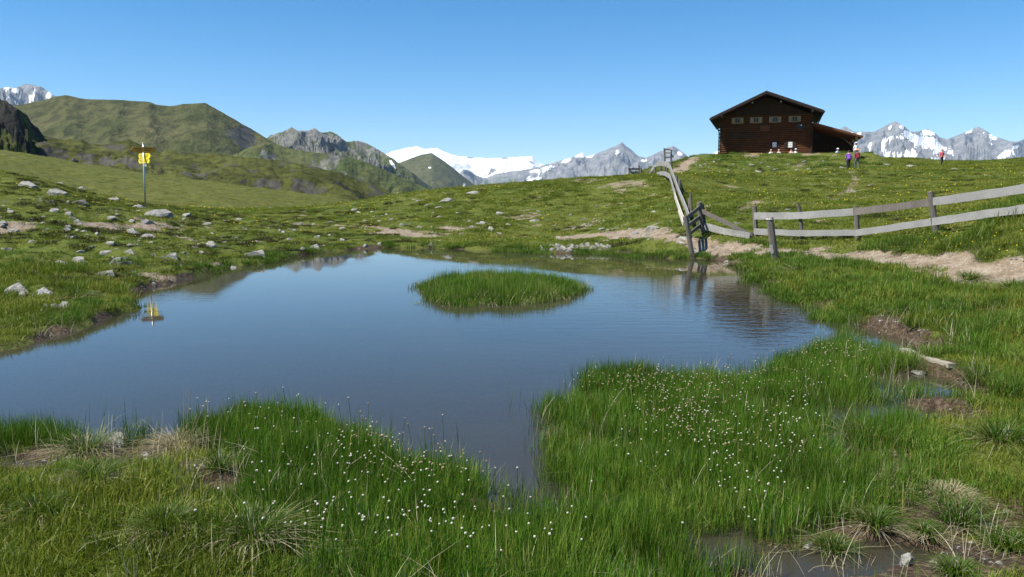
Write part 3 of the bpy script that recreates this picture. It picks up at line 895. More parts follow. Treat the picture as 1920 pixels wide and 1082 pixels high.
for bx, by in ((1351, 216), (1408, 193), (1460, 193), (1517, 211)):
    x = hx(bx) * .985; z = hz(by) - .32
    pur = box('purlin', (x - .11, FO + .25, z - .14), (x + .11, .3, z + .10), m_roofwood, roof)
    box('purlin_end', (x - .09, FO + .20, z - .12), (x + .09, FO + .248, z + .08), m_palewood, pur)
tube('lightning_rod', [(0.03, FO + .3, RZ_A - .05), (0.03, FO + .3, RZ_A + 1.1)], .012, m_metal, roof, 5)
# gutters and the kinked downpipe
for sx, sz in ((RX_L, RZ_L), (RX_R, RZ_R)):
    tube('gutter', [(sx * 1.008, FO + .1, sz - .14), (sx * 1.008, BK - .1, sz - .14)], .07, m_pipe, roof, 8)
tube('downpipe', [(RX_L + .02, -.55, RZ_L - .2), (RX_L + .10, -.5, RZ_L - .36), (WL - .20, -.22, hz(243)), (WL - .08, -.20, hz(248)), (WL - .08, -.20, -.3)], .06, m_pipe, HUT, 8)
tube('downpipe', [(RX_R - .05, -.5, RZ_R - .25), (hx(1528), -.4, hz(237)), (WR + .10, -.3, hz(240))], .06, m_pipe, HUT, 8)
# upper windows with open shutters
def window(cx, za, zb, w, shutter_w, curtain=False, mat_s=None):
    x = hx(cx)
    wd = box('window', (x - w / 2, -.115, za), (x + w / 2, -.10, zb), m_curtain if curtain else mglass, HUT)
    for a, b in ((-1, 1), (1, -1)):
        box('window_frame', (x + a * w / 2 - .045, -.155, za - .05), (x + a * w / 2 + .045, -.09, zb + .05), m_palewood if not curtain else m_darkwood, wd)
    box('window_frame', (x - w / 2 - .045, -.157, zb), (x + w / 2 + .045, -.092, zb + .07), m_palewood if not curtain else m_darkwood, wd)
    box('window_sill', (x - w / 2 - .08, -.20, za - .08), (x + w / 2 + .08, -.09, za), m_palewood if not curtain else m_darkwood, wd)
    box('glazing_bar', (x - .02, -.135, za), (x + .02, -.116, zb), m_palewood if not curtain else m_white, wd)
    for s in (-1, 1):
        xs = x + s * (w / 2 + .07 + shutter_w / 2)
        sh = box('shutter', (xs - shutter_w / 2, -.175, za - .06), (xs + shutter_w / 2, -.125, zb + .06), mat_s or m_palewood, HUT, .008)
        box('batten', (xs - shutter_w / 2 + .03, -.195, (za + zb) / 2 - .04), (xs + shutter_w / 2 - .03, -.176, (za + zb) / 2 + .04), mat_s or m_palewood, sh)
for cx in (1381, 1415.5, 1450.5, 1486):
    window(cx, hz(231), hz(222.5), .62, .30)
window(1451, hz(277), hz(267.5), .58, .22, True, m_darkwood)
window(1479.5, hz(278), hz(267), .62, .30, True, m_darkwood)
for cx in (1379, 1393, 1410):     # closed plank shutters of the ground floor
    x = hx(cx)
    box('closed_shutter', (x - .35, -.15, hz(259)), (x + .35, -.105, hz(250)), m_darkwood, HUT, .01)
sb = box('name_board', (hx(1423), -.19, hz(247.5)), (hx(1442), -.125, hz(236.5)), m_soffit, HUT, .02)
# satellite dish
bm = bmesh.new()
bmesh.ops.create_uvsphere(bm, u_segments=18, v_segments=10, radius=.42)
bmesh.ops.delete(bm, geom=[v for v in bm.verts if v.co.z > .14], context='VERTS')
for v in bm.verts: v.co.z *= .45
bmesh.ops.solidify(bm, geom=bm.faces, thickness=.02)
dish = bm_obj('satellite_dish', bm, m_dish, HUT, True)
dish.location = (hx(1496.5), -.40, hz(241)); dish.rotation_euler = (math.radians(68), 0, math.radians(15))
dm = dish.matrix_basis.inverted()
box('receiver_head', (-.05, -.05, .28), (.05, .05, .42), m_white, dish, .01)
tube('dish_bracket', [(0, 0, -.2), (0, .15, -.32)], .025, m_metal, dish, 6)
# corner post between the hut and the lean-to
box('corner_post', (hx(1516.5), -.24, -.35), (hx(1519.5), -.08, hz(237)), m_roofwood, HUT, .015)
# lean-to
LXA, LXB = hx(1519), hx(1606)
lt = prism_yz('lean_to_roof', [(LXA, hz(234.5)), (LXB, hz(260.5)), (LXB - .02, hz(260.5) - .16), (LXA, hz(234.5) - .18)], -.9, 7.2, m_roofmetal, HUT)
prism_yz('soffit', [(LXA + .02, hz(234.5) - .19), (LXB - .04, hz(260.5) - .17), (LXB - .04, hz(260.5) - .22), (LXA + .02, hz(234.5) - .24)], -.85, 7.0, m_soffit, lt)
prism_yz('fascia', [(LXA, hz(234.5) - .02), (LXB, hz(260.5) - .02), (LXB, hz(260.5) - .26), (LXA, hz(234.5) - .30)], -.95, -.905, m_soffit, lt)
for k in range(7):      # rafters
    yy = -.5 + k * 1.15
    prism_yz('rafter', [(LXA + .03, hz(234.5) - .25), (LXB - .35, hz(258.5) - .25), (LXB - .35, hz(258.5) - .36), (LXA + .03, hz(234.5) - .40)], yy, yy + .1, m_soffit, lt)
for px_, yy in ((1596, -.6), (1596, 3.2), (1596, 6.8)):
    post = box('post', (hx(px_) - .10, yy, -.9), (hx(px_) + .10, yy + .2, hz(263)), m_roofwood, HUT, .01)
    box('post_head', (hx(px_) - .14, yy - .02, hz(268)), (hx(px_) + .14, yy - .002, hz(261.5)), m_palewood, post)
tube('brace', [(hx(1566), -.5, hz(259)), (hx(1594), -.5, hz(281))], .07, m_roofwood, HUT, 6)
for k in range(14):
    x = LXA + .05 + k * .37
    box('back_board', (x, 6.9, -.9), (x + .365, 6.97, hz(235) - .22 - (x - LXA) * .297), m_darkwood, HUT)
# terrace in front: planks on the ground edge
ter = box('terrace_slab', (hx(1392), -4.6, -1.2), (hx(1598), -.12, -.76), m_terr, HUT)
for k in range(9):
    yy = -4.6 + k * .5
    box('terrace_plank', (hx(1391), yy, -.758), (hx(1599), yy + .46, -.72), m_terr, ter)

HM = Matrix.Translation(p0) @ Matrix.Rotation(-hut_a, 4, 'Z')
def hut_pt(px, ly, lz=0.0):
    return HM @ Vector((hx(px), ly, lz))

# stacked pallet of fresh slats leaning on the wall
pal = empty('slatted_wood_rack', hut_pt(1403, -3.6, -.62), -hut_a)
tag(pal, 'slanted rack of fresh yellow slats in front of the hut wall', 'wood rack')
for k in range(13):
    x = -1.2 + k * .19
    bm = bmesh.new(); box_bm(bm, (-.05, -.02, 0), (.05, .02, .95)); 
    bmesh.ops.transform(bm, matrix=Matrix.Translation((x, 0, .0)) @ Matrix.Rotation(math.radians(32), 4, 'Y') @ Matrix.Rotation(math.radians(-14), 4, 'X'), verts=bm.verts)
    bm_obj('slat', bm, m_newwood, pal)
box('rail', (-1.35, .04, .05), (1.75, .10, .14), m_newwood, pal); box('rail', (-1.0, .20, .62), (1.95, .26, .71), m_newwood, pal)

# tables and benches on the terrace
def table_set(px_, ly, w, cloth, label):
    t = empty('terrace_table', hut_pt(px_, ly, -.72), -hut_a)
    tag(t, label, 'table', 'tables on the hut terrace')
    for k in range(4):
        box('tabletop_plank', (-w / 2, -.36 + k * .18, .72), (w / 2, -.36 + k * .18 + .17, .76), cloth, t)
    for s in (-1, 1):
        box('trestle', (s * w * .38 - .05, -.3, 0), (s * w * .38 + .05, .3, .718), m_roofwood, t)
    return t
def bench(px_, ly, w, mat, label):
    t = empty('terrace_bench', hut_pt(px_, ly, -.72), -hut_a)
    tag(t, label, 'bench', 'benches on the hut terrace')
    box('seat', (-w / 2, -.15, .41), (w / 2, .15, .45), mat, t)
    for s in (-1, 1):
        box('leg', (s * w * .4 - .04, -.13, 0), (s * w * .4 + .04, .13, .408), m_roofwood, t)
table_set(1452, -3.0, 2.2, m_terr, 'wooden terrace table below the two curtained windows')
bench(1452, -2.2, 2.2, m_terr, 'wooden bench between the hut wall and the table under the curtained windows')
table_set(1490, -3.0, 2.0, m_terr, 'wooden terrace table next to the lean-to corner post')
bench(1490, -2.2, 2.0, m_terr, 'wooden bench between the hut wall and the table by the corner post')
table_set(1542, -3.2, 2.4, m_redcloth, 'red terrace table in front of the lean-to')
bench(1542, -4.1, 2.4, m_redcloth, 'red bench on the meadow side of the red table')
table_set(1582, -3.4, 1.6, m_whitecl, 'white terrace table at the open end of the lean-to')

# ------------------------------------------------------------------ people
def person(name, loc, rz, h, shirt, trousers, pose='stand', hat=None, hair=None, label='', stride=.12, arm=.1, bare_arms=True):
    s = h / 1.75
    V_, R_, E_ = [], [], []
    def v(p, r):
        V_.append(Vector(p) * s); R_.append(r * s); return len(V_) - 1
    sit = pose == 'sit'
    hipz = .52 if sit else .92
    pel = v((0, 0, hipz), .145); wai = v((0, .01, hipz + .17), .135); che = v((0, 0, hipz + .36), .165); nec0 = v((0, .0, hipz + .50), .085); nec = v((0, .01, hipz + .56), .055)
    hd0 = v((0, .02, hipz + .62), .075); hd1 = v((0, .03, hipz + .71), .098); hd2 = v((0, .02, hipz + .79), .075)
    E_ += [(pel, wai), (wai, che), (che, nec0), (nec0, nec), (nec, hd0), (hd0, hd1), (hd1, hd2)]
    for sd_ in (-1, 1):
        if sit:
            hp = v((sd_ * .10, .06, .50), .10); kn = v((sd_ * .13, .45, .50), .07); an = v((sd_ * .13, .44, .09), .045); to = v((sd_ * .13, .60, .04), .04)
        else:
            k = sd_ * stride
            hp = v((sd_ * .095, 0, .84), .095); kn = v((sd_ * .10, .05 + k * .6, .48), .068); an = v((sd_ * .10, k - .02, .09), .045); to = v((sd_ * .11, k + .15, .04), .042)
        E_ += [(pel, hp), (hp, kn), (kn, an), (an, to)]
        sh = v((sd_ * .17, 0, hipz + .45), .068)
        if sit:
            el = v((sd_ * .24, .14, hipz + .22), .045); wr = v((sd_ * .15, .38, hipz + .24), .034); ha = v((sd_ * .12, .46, hipz + .25), .036)
        else:
            el = v((sd_ * .25, -.02 - sd_ * arm * .3, hipz + .20), .046); wr = v((sd_ * .24, .14 - sd_ * arm, hipz - .01), .034); ha = v((sd_ * .23, .18 - sd_ * arm, hipz - .09), .036)
        E_ += [(nec0, sh), (sh, el), (el, wr), (wr, ha)]
    me = bpy.data.meshes.new(name)
    me.from_pydata([tuple(p) for p in V_], E_, [])
    tmp = bpy.data.objects.new(name + '_tmp', me)
    COL.objects.link(tmp)
    sk = tmp.modifiers.new('skin', 'SKIN'); sk.use_smooth_shade = True
    for i, r in enumerate(R_):
        sv = me.skin_vertices[0].data[i]
        sv.radius = (r, r * (.72 if i in (pel, wai, che) else 1)) if i in (pel, wai, che) else (r, r)
        sv.use_root = (i == pel)
    tmp.modifiers.new('sub', 'SUBSURF').levels = 2
    tmp.modifiers['sub'].render_levels = 2
    dg = bpy.context.evaluated_depsgraph_get()
    body = bpy.data.meshes.new_from_object(tmp.evaluated_get(dg))
    bpy.data.objects.remove(tmp)
    body.name = name
    for m in (shirt, trousers, m_skin, m_shoe): body.materials.append(m)
    for p in body.polygons:
        c = p.center / s
        armish = abs(c.x) > (.205 if not sit else .2) and c.z < hipz + .26
        if c.z > hipz + .535: k = 2
        elif sit and c.z > hipz + .05 and c.y > .30: k = 2
        elif not sit and armish and c.z > hipz - .2: k = 2 if bare_arms or c.z < hipz - .03 else 0
        elif c.z > hipz + .03 and not (sit and c.y > .25): k = 0
        elif c.z < .085: k = 3
        else: k = 1
        p.material_index = k
        p.use_smooth = True
    o = bpy.data.objects.new(name, body)
    COL.objects.link(o)
    o.location = loc; o.rotation_euler = (0, 0, rz)
    tag(o, label, 'person')
    hc = Vector((0, .02, hipz + .75)) * s
    bm = bmesh.new()
    bmesh.ops.create_icosphere(bm, subdivisions=2, radius=.108 * s)
    bmesh.ops.delete(bm, geom=[q for q in bm.verts if q.co.z < -.02 * s and q.co.y > -.02 * s], context='VERTS')
    for q in bm.verts: q.co.z *= .95
    bmesh.ops.translate(bm, verts=bm.verts, vec=hc + Vector((0, -.012, .0)) * s)
    bm_obj('hair', bm, hair or m_hair, o, True)
    # nose and eyes
    bm = bmesh.new()
    vs = [bm.verts.new(Vector(q) * s + hc) for q in ((-.015, .09, -.06), (.015, .09, -.06), (0, .09, -.01), (0, .125, -.055))]
    for f in ((0, 1, 3), (1, 2, 3), (2, 0, 3), (0, 2, 1)): bm.faces.new([vs[i] for i in f])
    bm_obj('nose', bm, m_skin, o)
    if hat is not None:
        bm = bmesh.new()
        prof = [(.20, 0), (.20, .012), (.115, .02), (.105, .09), (.06, .12), (0, .125)]
        rings = [[bm.verts.new(Vector((math.cos(a) * r, math.sin(a) * r, z)) * s + hc + Vector((0, 0, .02)) * s) for a in [2 * math.pi * k / 14 for k in range(14)]] for r, z in prof[:-1]]
        tip = bm.verts.new(hc + Vector((0, 0, .145)) * s)
        for A_, B_ in zip(rings, rings[1:]):
            for k in range(14): bm.faces.new([A_[k], A_[(k + 1) % 14], B_[(k + 1) % 14], B_[k]])
        for k in range(14): bm.faces.new([rings[-1][k], rings[-1][(k + 1) % 14], tip])
        bm.faces.new(rings[0][::-1])
        bm_obj('hat', bm, hat, o, True)
    return o

def rucksack(pers, s, mat, label):
    t = empty('rucksack', pers.matrix_basis @ Vector((0, -.20 * s, 1.10 * s)), pers.rotation_euler.z)
    tag(t, label, 'rucksack')
    bm = bmesh.new(); box_bm(bm, (-.16, -.12, -.12), (.16, .085, .36), .05)
    bm_obj('pack_body', bm, mat, t, True)
    bm = bmesh.new(); box_bm(bm, (-.15, -.13, .362), (.15, .08, .43), .03)
    bm_obj('lid', bm, mat, t, True)
    bm = bmesh.new(); box_bm(bm, (-.11, -.18, -.08), (.11, -.122, .14), .02)
    bm_obj('front_pocket', bm, mat, t, True)

def on_ground(px, py, lo=40, hi=110):
    p = G(px, py, lo, hi)
    return p
bpy.context.view_layer.update()
pa = on_ground(1590, 319, 50, 90)
sc_p = lambda p, hpx: hpx * p.y / FPX
P1 = person('person', pa, math.radians(-10), max(1.55, min(1.9, sc_p(pa, 39))), m_purple, m_navy, label='person in purple shirt and dark trousers walking up the path to the hut', stride=.14)
pb = on_ground(1606, 317, 50, 90)
P2 = person('person', pb, math.radians(5), max(1.6, min(1.9, sc_p(pb, 37))), m_maroon, m_greytr, hat=m_orange, label='person in maroon shirt and orange hat walking beside the purple shirt', stride=-.12)
pc_ = on_ground(1604, 299, 78, 110)
P3 = person('person', pc_, math.radians(175), 1.8, m_whitecl, m_greytr, hat=m_bluecl, label='person in white shirt and pale hat standing behind the walking pair', stride=.05)
pd = on_ground(1765, 311, 60, 120)
P4 = person('person', pd, math.radians(190), max(1.6, min(1.9, sc_p(pd, 30))), m_pinkred, m_navy, label='lone hiker in pinkish red shirt on the ridge right of the hut', stride=.12)
rucksack(P1, 1, m_purple, 'purple rucksack on the back of the person in purple')
rucksack(P2, 1, m_maroon, 'maroon rucksack on the back of the person in maroon')
rucksack(P4, 1, m_pinkred, 'red rucksack worn by the lone hiker on the ridge')
for px_, ly, sh, hat_, hr, lab in ((1445, -2.2, m_whitecl, None, m_greyhair, 'seated person in white under the smaller curtained window'),
                                   (1459, -2.2, m_pinkcl, None, m_greyhair, 'seated person in pale pink between the two curtained windows'),
                                   (1481, -2.2, m_pinkcl, None, m_hair, 'seated person in pale pink with dark hair under the larger curtained window'),
                                   (1489, -2.25, m_whitecl, m_bluecl, m_hair, 'seated person in white with pale hat by the corner post'),
                                   (1563, -1.5, m_bluecl, m_whitecl, m_hair, 'seated person in pale blue with white hat inside the lean-to')):
    person('person', hut_pt(px_, ly, -.72), math.pi - hut_a, 1.75, sh, m_navy, 'sit', hat_, hr, lab)
bench(1563, -1.5, 1.2, m_terr, 'short wooden bench inside the lean-to')

# ------------------------------------------------------------------ fences
def post(name, foot, head, r0, r1, mat, parent, n=8, seed=0):
    foot, head = Vector(foot), Vector(head)
    rr = random.Random(seed)
    bm = bmesh.new()
    tube_bm(bm, [foot - (head - foot).normalized() * .25, foot, foot.lerp(head, .5) + Vector((rr.uniform(-.012, .012), 0, 0)), head], [r0, r0, (r0 + r1) / 2 * rr.uniform(.92, 1.06), r1], n)
    for v in bm.verts:
        if (v.co - head).length < r1 * 1.3: v.co.z += rr.uniform(-.02, .02)
        v.co += Vector((rr.uniform(-1, 1), rr.uniform(-1, 1), 0)) * r0 * .10
    o = bm_obj(name, bm, mat, parent)
    return o

def board(name, pts, width, thick, mat, parent, seg=10, wid_end=None, seed=0):
    """a board following pts (its centre line), standing on edge, with a wavy sawn outline"""
    rr = random.Random(seed)
    P = smooth_line(pts, seg)
    bm = bmesh.new()
    rings = []
    for i, p in enumerate(P):
        d = P[min(i + 1, len(P) - 1)] - P[max(i - 1, 0)]
        d.normalize()
        side = d.cross(Vector((0, 0, 1)))
        if side.length < .05: side = Vector((0, 1, 0))
        side.normalize()
        up = side.cross(d).normalized()
        t = i / (len(P) - 1)
        w_ = width * (1 - t) + (wid_end or width) * t
        a = up * (w_ / 2 + rr.uniform(-.008, .008)); b = up * (-w_ / 2 + rr.uniform(-.008, .008))
        e = side * thick / 2
        rings.append([bm.verts.new(p + a + e), bm.verts.new(p + a - e), bm.verts.new(p + b - e), bm.verts.new(p + b + e)])
    for A_, B_ in zip(rings, rings[1:]):
        for k in range(4): bm.faces.new([A_[k], A_[(k + 1) % 4], B_[(k + 1) % 4], B_[k]])
    bm.faces.new(rings[0][::-1]); bm.faces.new(rings[-1])
    bmesh.ops.recalc_face_normals(bm, faces=bm.faces)
    return bm_obj(name, bm, mat, parent)

def smooth_line(pts, per):
    p = [Vector(q) for q in pts]
    n = len(p); out_ = []
    g = lambda j: p[max(0, min(n - 1, j))]
    for i in range(n - 1):
        a, b, c, d = g(i - 1), g(i), g(i + 1), g(i + 2)
        for k in range(per):
            t = k / per
            out_.append(0.5 * ((2 * b) + (c - a) * t + (2 * a - 5 * b + 4 * c - d) * t * t + (3 * b - a - 3 * c + d) * t ** 3))
    out_.append(p[-1])
    return out_

def fpost(px0, py0, px1, py1, Y, wpx, mat, parent, seed=0, dY=0):
    a = W(px0, py0, Y); b = W(px1, py1, Y + dY)
    a.z = min(a.z, gz(a.x, a.y)) - .05
    r = wpx * Y / FPX / 2
    return post('post', a, b, r * 1.05, r * .95, mat, parent, 8, seed)

def frail(pts, wpx, mat, parent, seed=0, thick=.03, wend=None, name='rail'):
    q = [W(*p) for p in pts]
    w0 = wpx * pts[0][2] / FPX
    w1 = (wend or wpx) * pts[-1][2] / FPX
    return board(name, q, w0, thick, mat, parent, 6, w1, seed)

# paddock fence on the right
fr_ = empty('rail_fence', (0, 0, 0)); tag(fr_, 'grey two rail board fence sagging across the meadow on the slope', 'fence')
YA, YB, YC_, YD, YE, YF = 28.0, 26.2, 24.8, 20.5, 17.6, 14.6
fpost(1418, 446, 1415, 386, YA, 9, m_grey_post, fr_, 1)
fpost(1505, 452, 1497, 383, YB, 7, m_grey_post, fr_, 2)
fpost(1609, 455, 1605, 387, YC_, 9.5, m_grey_post, fr_, 3)
fpost(1757, 443, 1745, 359, YD, 12, m_grey_post, fr_, 4)
fpost(1945, 412, 1938, 330, YE, 14, m_grey_post, fr_, 5)
fpost(2175, 372, 2165, 270, YF, 15, m_grey_post, fr_, 6)
frail([(1414, 405, YA - .12), (1500, 404, YB - .1), (1612, 396, YC_ - .12)], 13, m_grey_rail, fr_, 11)
frail([(1600, 397, YC_ - .17), (1680, 388, (YC_ + YD) / 2 - .1), (1757, 377, YD - .16)], 13, m_grey_post, fr_, 12, wend=15)
frail([(1750, 378, YD - .2), (1830, 367, 19.0), (1950, 350, YE - .18)], 15, m_grey_rail, fr_, 13, wend=18)
frail([(1935, 352, YE - .24), (2050, 330, 16.0), (2180, 300, YF - .2)], 17, m_grey_rail, fr_, 14, wend=19)
frail([(1414, 434, YA - .12), (1500, 437, YB - .1), (1615, 436, YC_ - .12)], 11, m_grey_rail, fr_, 15)
frail([(1602, 437, YC_ - .17), (1680, 426, (YC_ + YD) / 2 - .1), (1760, 414, YD - .16)], 12, m_grey_rail, fr_, 16, wend=14)
frail([(1748, 416, YD - .2), (1830, 404, 19.0), (1950, 388, YE - .18)], 14, m_grey_rail, fr_, 17, wend=17)
frail([(1935, 390, YE - .24), (2050, 372, 16.0), (2180, 350, YF - .2)], 16, m_grey_rail, fr_, 18, wend=18)

# lone post on the shore
lp = empty('fence_post', G(1450, 492)); tag(lp, 'single dark leaning fence post standing in the path at the water', 'post')
bpy.context.view_layer.update()
YP = G(1450, 492).y
def local(parent, o):
    o.parent = parent
    o.matrix_parent_inverse = Matrix.Translation(-parent.location)
pm = fpost(1455, 492, 1443, 408, YP, 13, m_grey_post, None, 21); pm.name = 'post_shaft'; local(lp, pm)
cp = W(1443, 410, YP)
bm = bmesh.new(); tube_bm(bm, [cp + Vector((0, 0, -.03)), cp + Vector((0, 0, .028))], [.103, .092], 9); cpo = bm_obj('weathered_top', bm, m_grey_pale, None); local(lp, cpo)
rg = W(1446.5, 468, YP - .105)
sc1 = board('pale_scrap_board', [rg + Vector((-.02, 0, .13)), rg + Vector((.03, 0, -.11))], .09, .02, m_grey_pale, None, 3, None, 3)
local(lp, sc1)

# the little hurdle gate on the shore
gt = empty('hurdle_gate', (0, 0, 0)); tag(gt, 'short dark three bar hurdle between two leaning posts at the shore path', 'gate')
YG1, YG2 = 26.8, 29.2
fpost(1300, 455, 1286, 405, YG1, 9, m_grey_post, gt, 31)
fpost(1318, 432, 1311, 379, YG2, 10, m_grey_post, gt, 32)
fpost(1322, 431, 1317, 383, YG2 + .15, 7, m_grey_post, gt, 33)
for k, (a, b) in enumerate(((407, 389), (423, 407), (439, 423))):
    frail([(1288 + 2 * k, a, YG1), (1300 + k, (a + b) / 2, (YG1 + YG2) / 2), (1311 + k, b, YG2)], 7, m_grey_post, gt, 34 + k, .04)
# collapsed rails right of the hurdle
cl = empty('fallen_rail_fence', (0, 0, 0)); tag(cl, 'two collapsed fence boards sloping from the hurdle gate down to the grass', 'fence')
frail([(1316, 396, YG2 - .1), (1360, 417, 28.2), (1412, 442, 27.4)], 8, m_grey_post, cl, 41, .05, 6)
frail([(1321, 424, YG2 - .25), (1360, 434, 28.0), (1406, 442, 27.3)], 13, m_grey_rail, cl, 42, .03, 11)
fpost(1411, 448, 1409, 436, 27.4, 6, m_grey_post, cl, 43)

# fence climbing the hill
fu = empty('hill_fence', (0, 0, 0)); tag(fu, 'silvery two rail fence climbing from the shore over the hill crest', 'fence')
LN = [(1291, 409, 29.6), (1281, 385, 34.5), (1268, 352, 41.5), (1258, 318, 50.0)]
frail([(1292, 407, 29.8), (1284, 385, 33.5), (1272, 357, 39)], 11, m_grey_rail, fu, 51, .04, 10)
frail([(1273, 359, 39), (1263, 332, 45.5), (1256, 312, 51)], 10, m_grey_rail, fu, 52, .04, 9)
frail([(1289, 428, 29.4), (1277, 400, 34), (1265, 366, 40)], 11, m_grey_pale, fu, 53, .04, 10)
frail([(1266, 368, 40), (1259, 342, 46), (1255, 330, 50)], 9, m_grey_rail, fu, 54, .04, 8)
frail([(1281, 420, 28.6), (1272, 394, 32)], 9, m_grey_pale, fu, 55, .03, 7)
frail([(1258, 313, 51), (1246, 307, 53.5), (1233, 307, 56)], 9, m_grey_rail, fu, 56, .05, 9)
frail([(1256, 331, 50), (1244, 325, 53), (1232, 327, 56)], 8, m_grey_rail, fu, 57, .05, 7)
frail([(1235, 306, 56), (1224, 316, 59), (1217, 328, 61)], 7, m_grey_rail, fu, 58, .05, 6)
for k, (a, b, c, d, Y, w_) in enumerate(((1297, 410, 1295, 362, 33.0, 5), (1292, 398, 1293, 372, 34, 5), (1276, 372, 1274, 337, 42, 6), (1270, 362, 1269, 329, 44, 4.5), (1261, 332, 1258, 303, 50.5, 5), (1252, 328, 1251, 309, 52.5, 4),
                                       (1240, 330, 1238, 311, 55, 4), (1229, 332, 1228, 313, 57.5, 4), (1221, 336, 1220, 317, 60, 4))):
    fpost(a, b, c, d, Y, w_, m_grey_post, fu, 60 + k)
# broken fence at the crest
fb = empty('broken_fence', (0, 0, 0)); tag(fb, 'broken dark fence posts with loose rails on the crest left of the hut', 'fence')
YQ = 63
for k, (a, b, c, d, w_) in enumerate(((1180, 333, 1179, 313, 3), (1184, 332, 1182, 316, 3), (1200, 337, 1198, 310, 3), (1203, 336, 1201, 314, 4), (1212, 335, 1211, 323, 3), (1216, 334, 1215, 321, 3), (1208, 334, 1207, 324, 3))):
    fpost(a, b, c, d, YQ + (k % 3) * .5, w_, m_grey_post, fb, 80 + k)
for k, (a, b, c, d, w_) in enumerate(((1178, 317, 1202, 317, 2.6), (1179, 322, 1200, 325, 2.4), (1182, 330, 1193, 320, 2.2), (1200, 328, 1217, 327, 2.4), (1196, 332, 1204, 337, 3))):
    frail([(a, b, YQ - .1), (c, d, YQ + .4)], w_, m_grey_rail if k % 2 else m_grey_post, fb, 90 + k, .05)
# stile frame on the skyline
fs = empty('stile_frame', (0, 0, 0)); tag(fs, 'small open wooden stile frame on the skyline beside the silvery fence', 'stile')
YS = 68
for k, (a, b, c, d, w_) in enumerate(((1248, 304, 1246, 279, 3.0), (1258, 297, 1259, 282, 2.6))):
    fpost(a, b, c, d, YS, w_, m_grey_post, fs, 100 + k)
for k, (a, b, c, d, w_) in enumerate(((1244, 279, 1261, 282, 2.2), (1247, 287, 1259, 287, 1.8), (1248, 296, 1263, 294, 2.2))):
    frail([(a, b, YS - .12), (c, d, YS - .12)], w_, m_grey_post, fs, 104 + k, .06)
frail([(1258, 289, YS), (1263, 295, YS + .3)], 2, m_grey_post, fs, 109, .06)

# ------------------------------------------------------------------ signpost
sg = W(273, 388, 44); sgz = gz(sg.x, sg.y)
SG = empty('trail_signpost', (sg.x, sg.y, sgz)); tag(SG, 'tall steel trail signpost with yellow arrow boards on the left slope', 'signpost')
def sh_(py): return W(273, py, 44).z - sgz
tube('pole', [(0, 0, -.3), (0, 0, 1.5), (0.06, 0, sh_(270))], .05, m_metal, SG, 10)
tube('pole_cap', [(0.06, 0, sh_(270)), (0.06, 0, sh_(268))], .062, m_metal, SG, 10)
def arrow(name, z, hgt, length, ang, right=True, off=0.0, mat=None):
    """arrow board; ang = where its readable face looks, 0 = to the viewer"""
    d = 1 if right else -1
    pts = [(off, -hgt / 2), (d * length * .82 + off, -hgt / 2), (d * length + off, 0), (d * length * .82 + off, hgt / 2), (off, hgt / 2)]
    o = prism_yz(name, pts, -.012, .012, mat or m_yellow, SG)
    o.location = (.05, -.06, z); o.rotation_euler = (0, 0, ang)
    for k, (a, b, zz) in enumerate(((.10, .72, hgt * .18), (.10, .55, -hgt * .18))):
        xa, xb = sorted((d * length * a + off, d * length * b + off))
        box('print_line', (xa, -.016, zz - .018), (xb, -.0125, zz + .018), m_ink, o)
    return o
arrow('arrow_board', sh_(280.5), .30, .72, math.radians(46), True, 0, m_yellow_shade)
arrow('arrow_board', sh_(281.5), .30, .66, math.radians(50), False, 0, m_yellow_shade)
arrow('arrow_board', sh_(292.6), .27, .52, math.radians(-24), True, .06)
arrow('arrow_board', sh_(302), .26, .47, math.radians(-28), True, .06)
arrow('arrow_board', sh_(292.6), .27, .30, math.radians(-24), False, -.06)
arrow('arrow_board', sh_(302), .26, .36, math.radians(-28), False, -.06)
box('small_plate', (.10, -.07, sh_(312)), (.21, -.05, sh_(308)), m_white, SG)

# ------------------------------------------------------------------ drift plank on the mud
a = G(1692, 664); b = G(1785, 692)
dp = board('drift_plank', [a + Vector((0, 0, .05)), a.lerp(b, .5) + Vector((0, 0, .035)), b + Vector((0, 0, .03))], .05, .10, m_plank_brown, None, 5, .04, 7)
tag(dp, 'weathered plank lying across the muddy puddle right of the pond', 'plank')
# ------------------------------------------------------------------ stones
def rock_mesh(seed, sub=3):
    rr = np.random.default_rng(seed)
    bm = bmesh.new()
    bmesh.ops.create_icosphere(bm, subdivisions=sub, radius=1.0)
    co = np.array([v.co[:] for v in bm.verts])
    for _ in range(13):
        n = rr.normal(size=3); n[2] = abs(n[2]) * .8; n /= np.linalg.norm(n)
        d = rr.uniform(.22, .66)
        over = np.maximum(co @ n - d, 0)
        co -= over[:, None] * n * 1.0
    co += .025 * np.stack([fbm(co[:, 1] * 2 + k, co[:, 2] * 2 + co[:, 0], 3, seed + k) for k in range(3)], 1)
    ext = np.abs(co).max(0)
    co /= ext
    for v, c in zip(bm.verts, co): v.co = c
    me = bpy.data.meshes.new('stone')
    bm.to_mesh(me); bm.free()
    me.materials.append(mr)
    return me
ROCKS = [rock_mesh(s, 3) for s in range(7)]
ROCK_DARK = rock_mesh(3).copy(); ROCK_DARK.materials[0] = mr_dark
_rk = random.Random(5)
_small = []
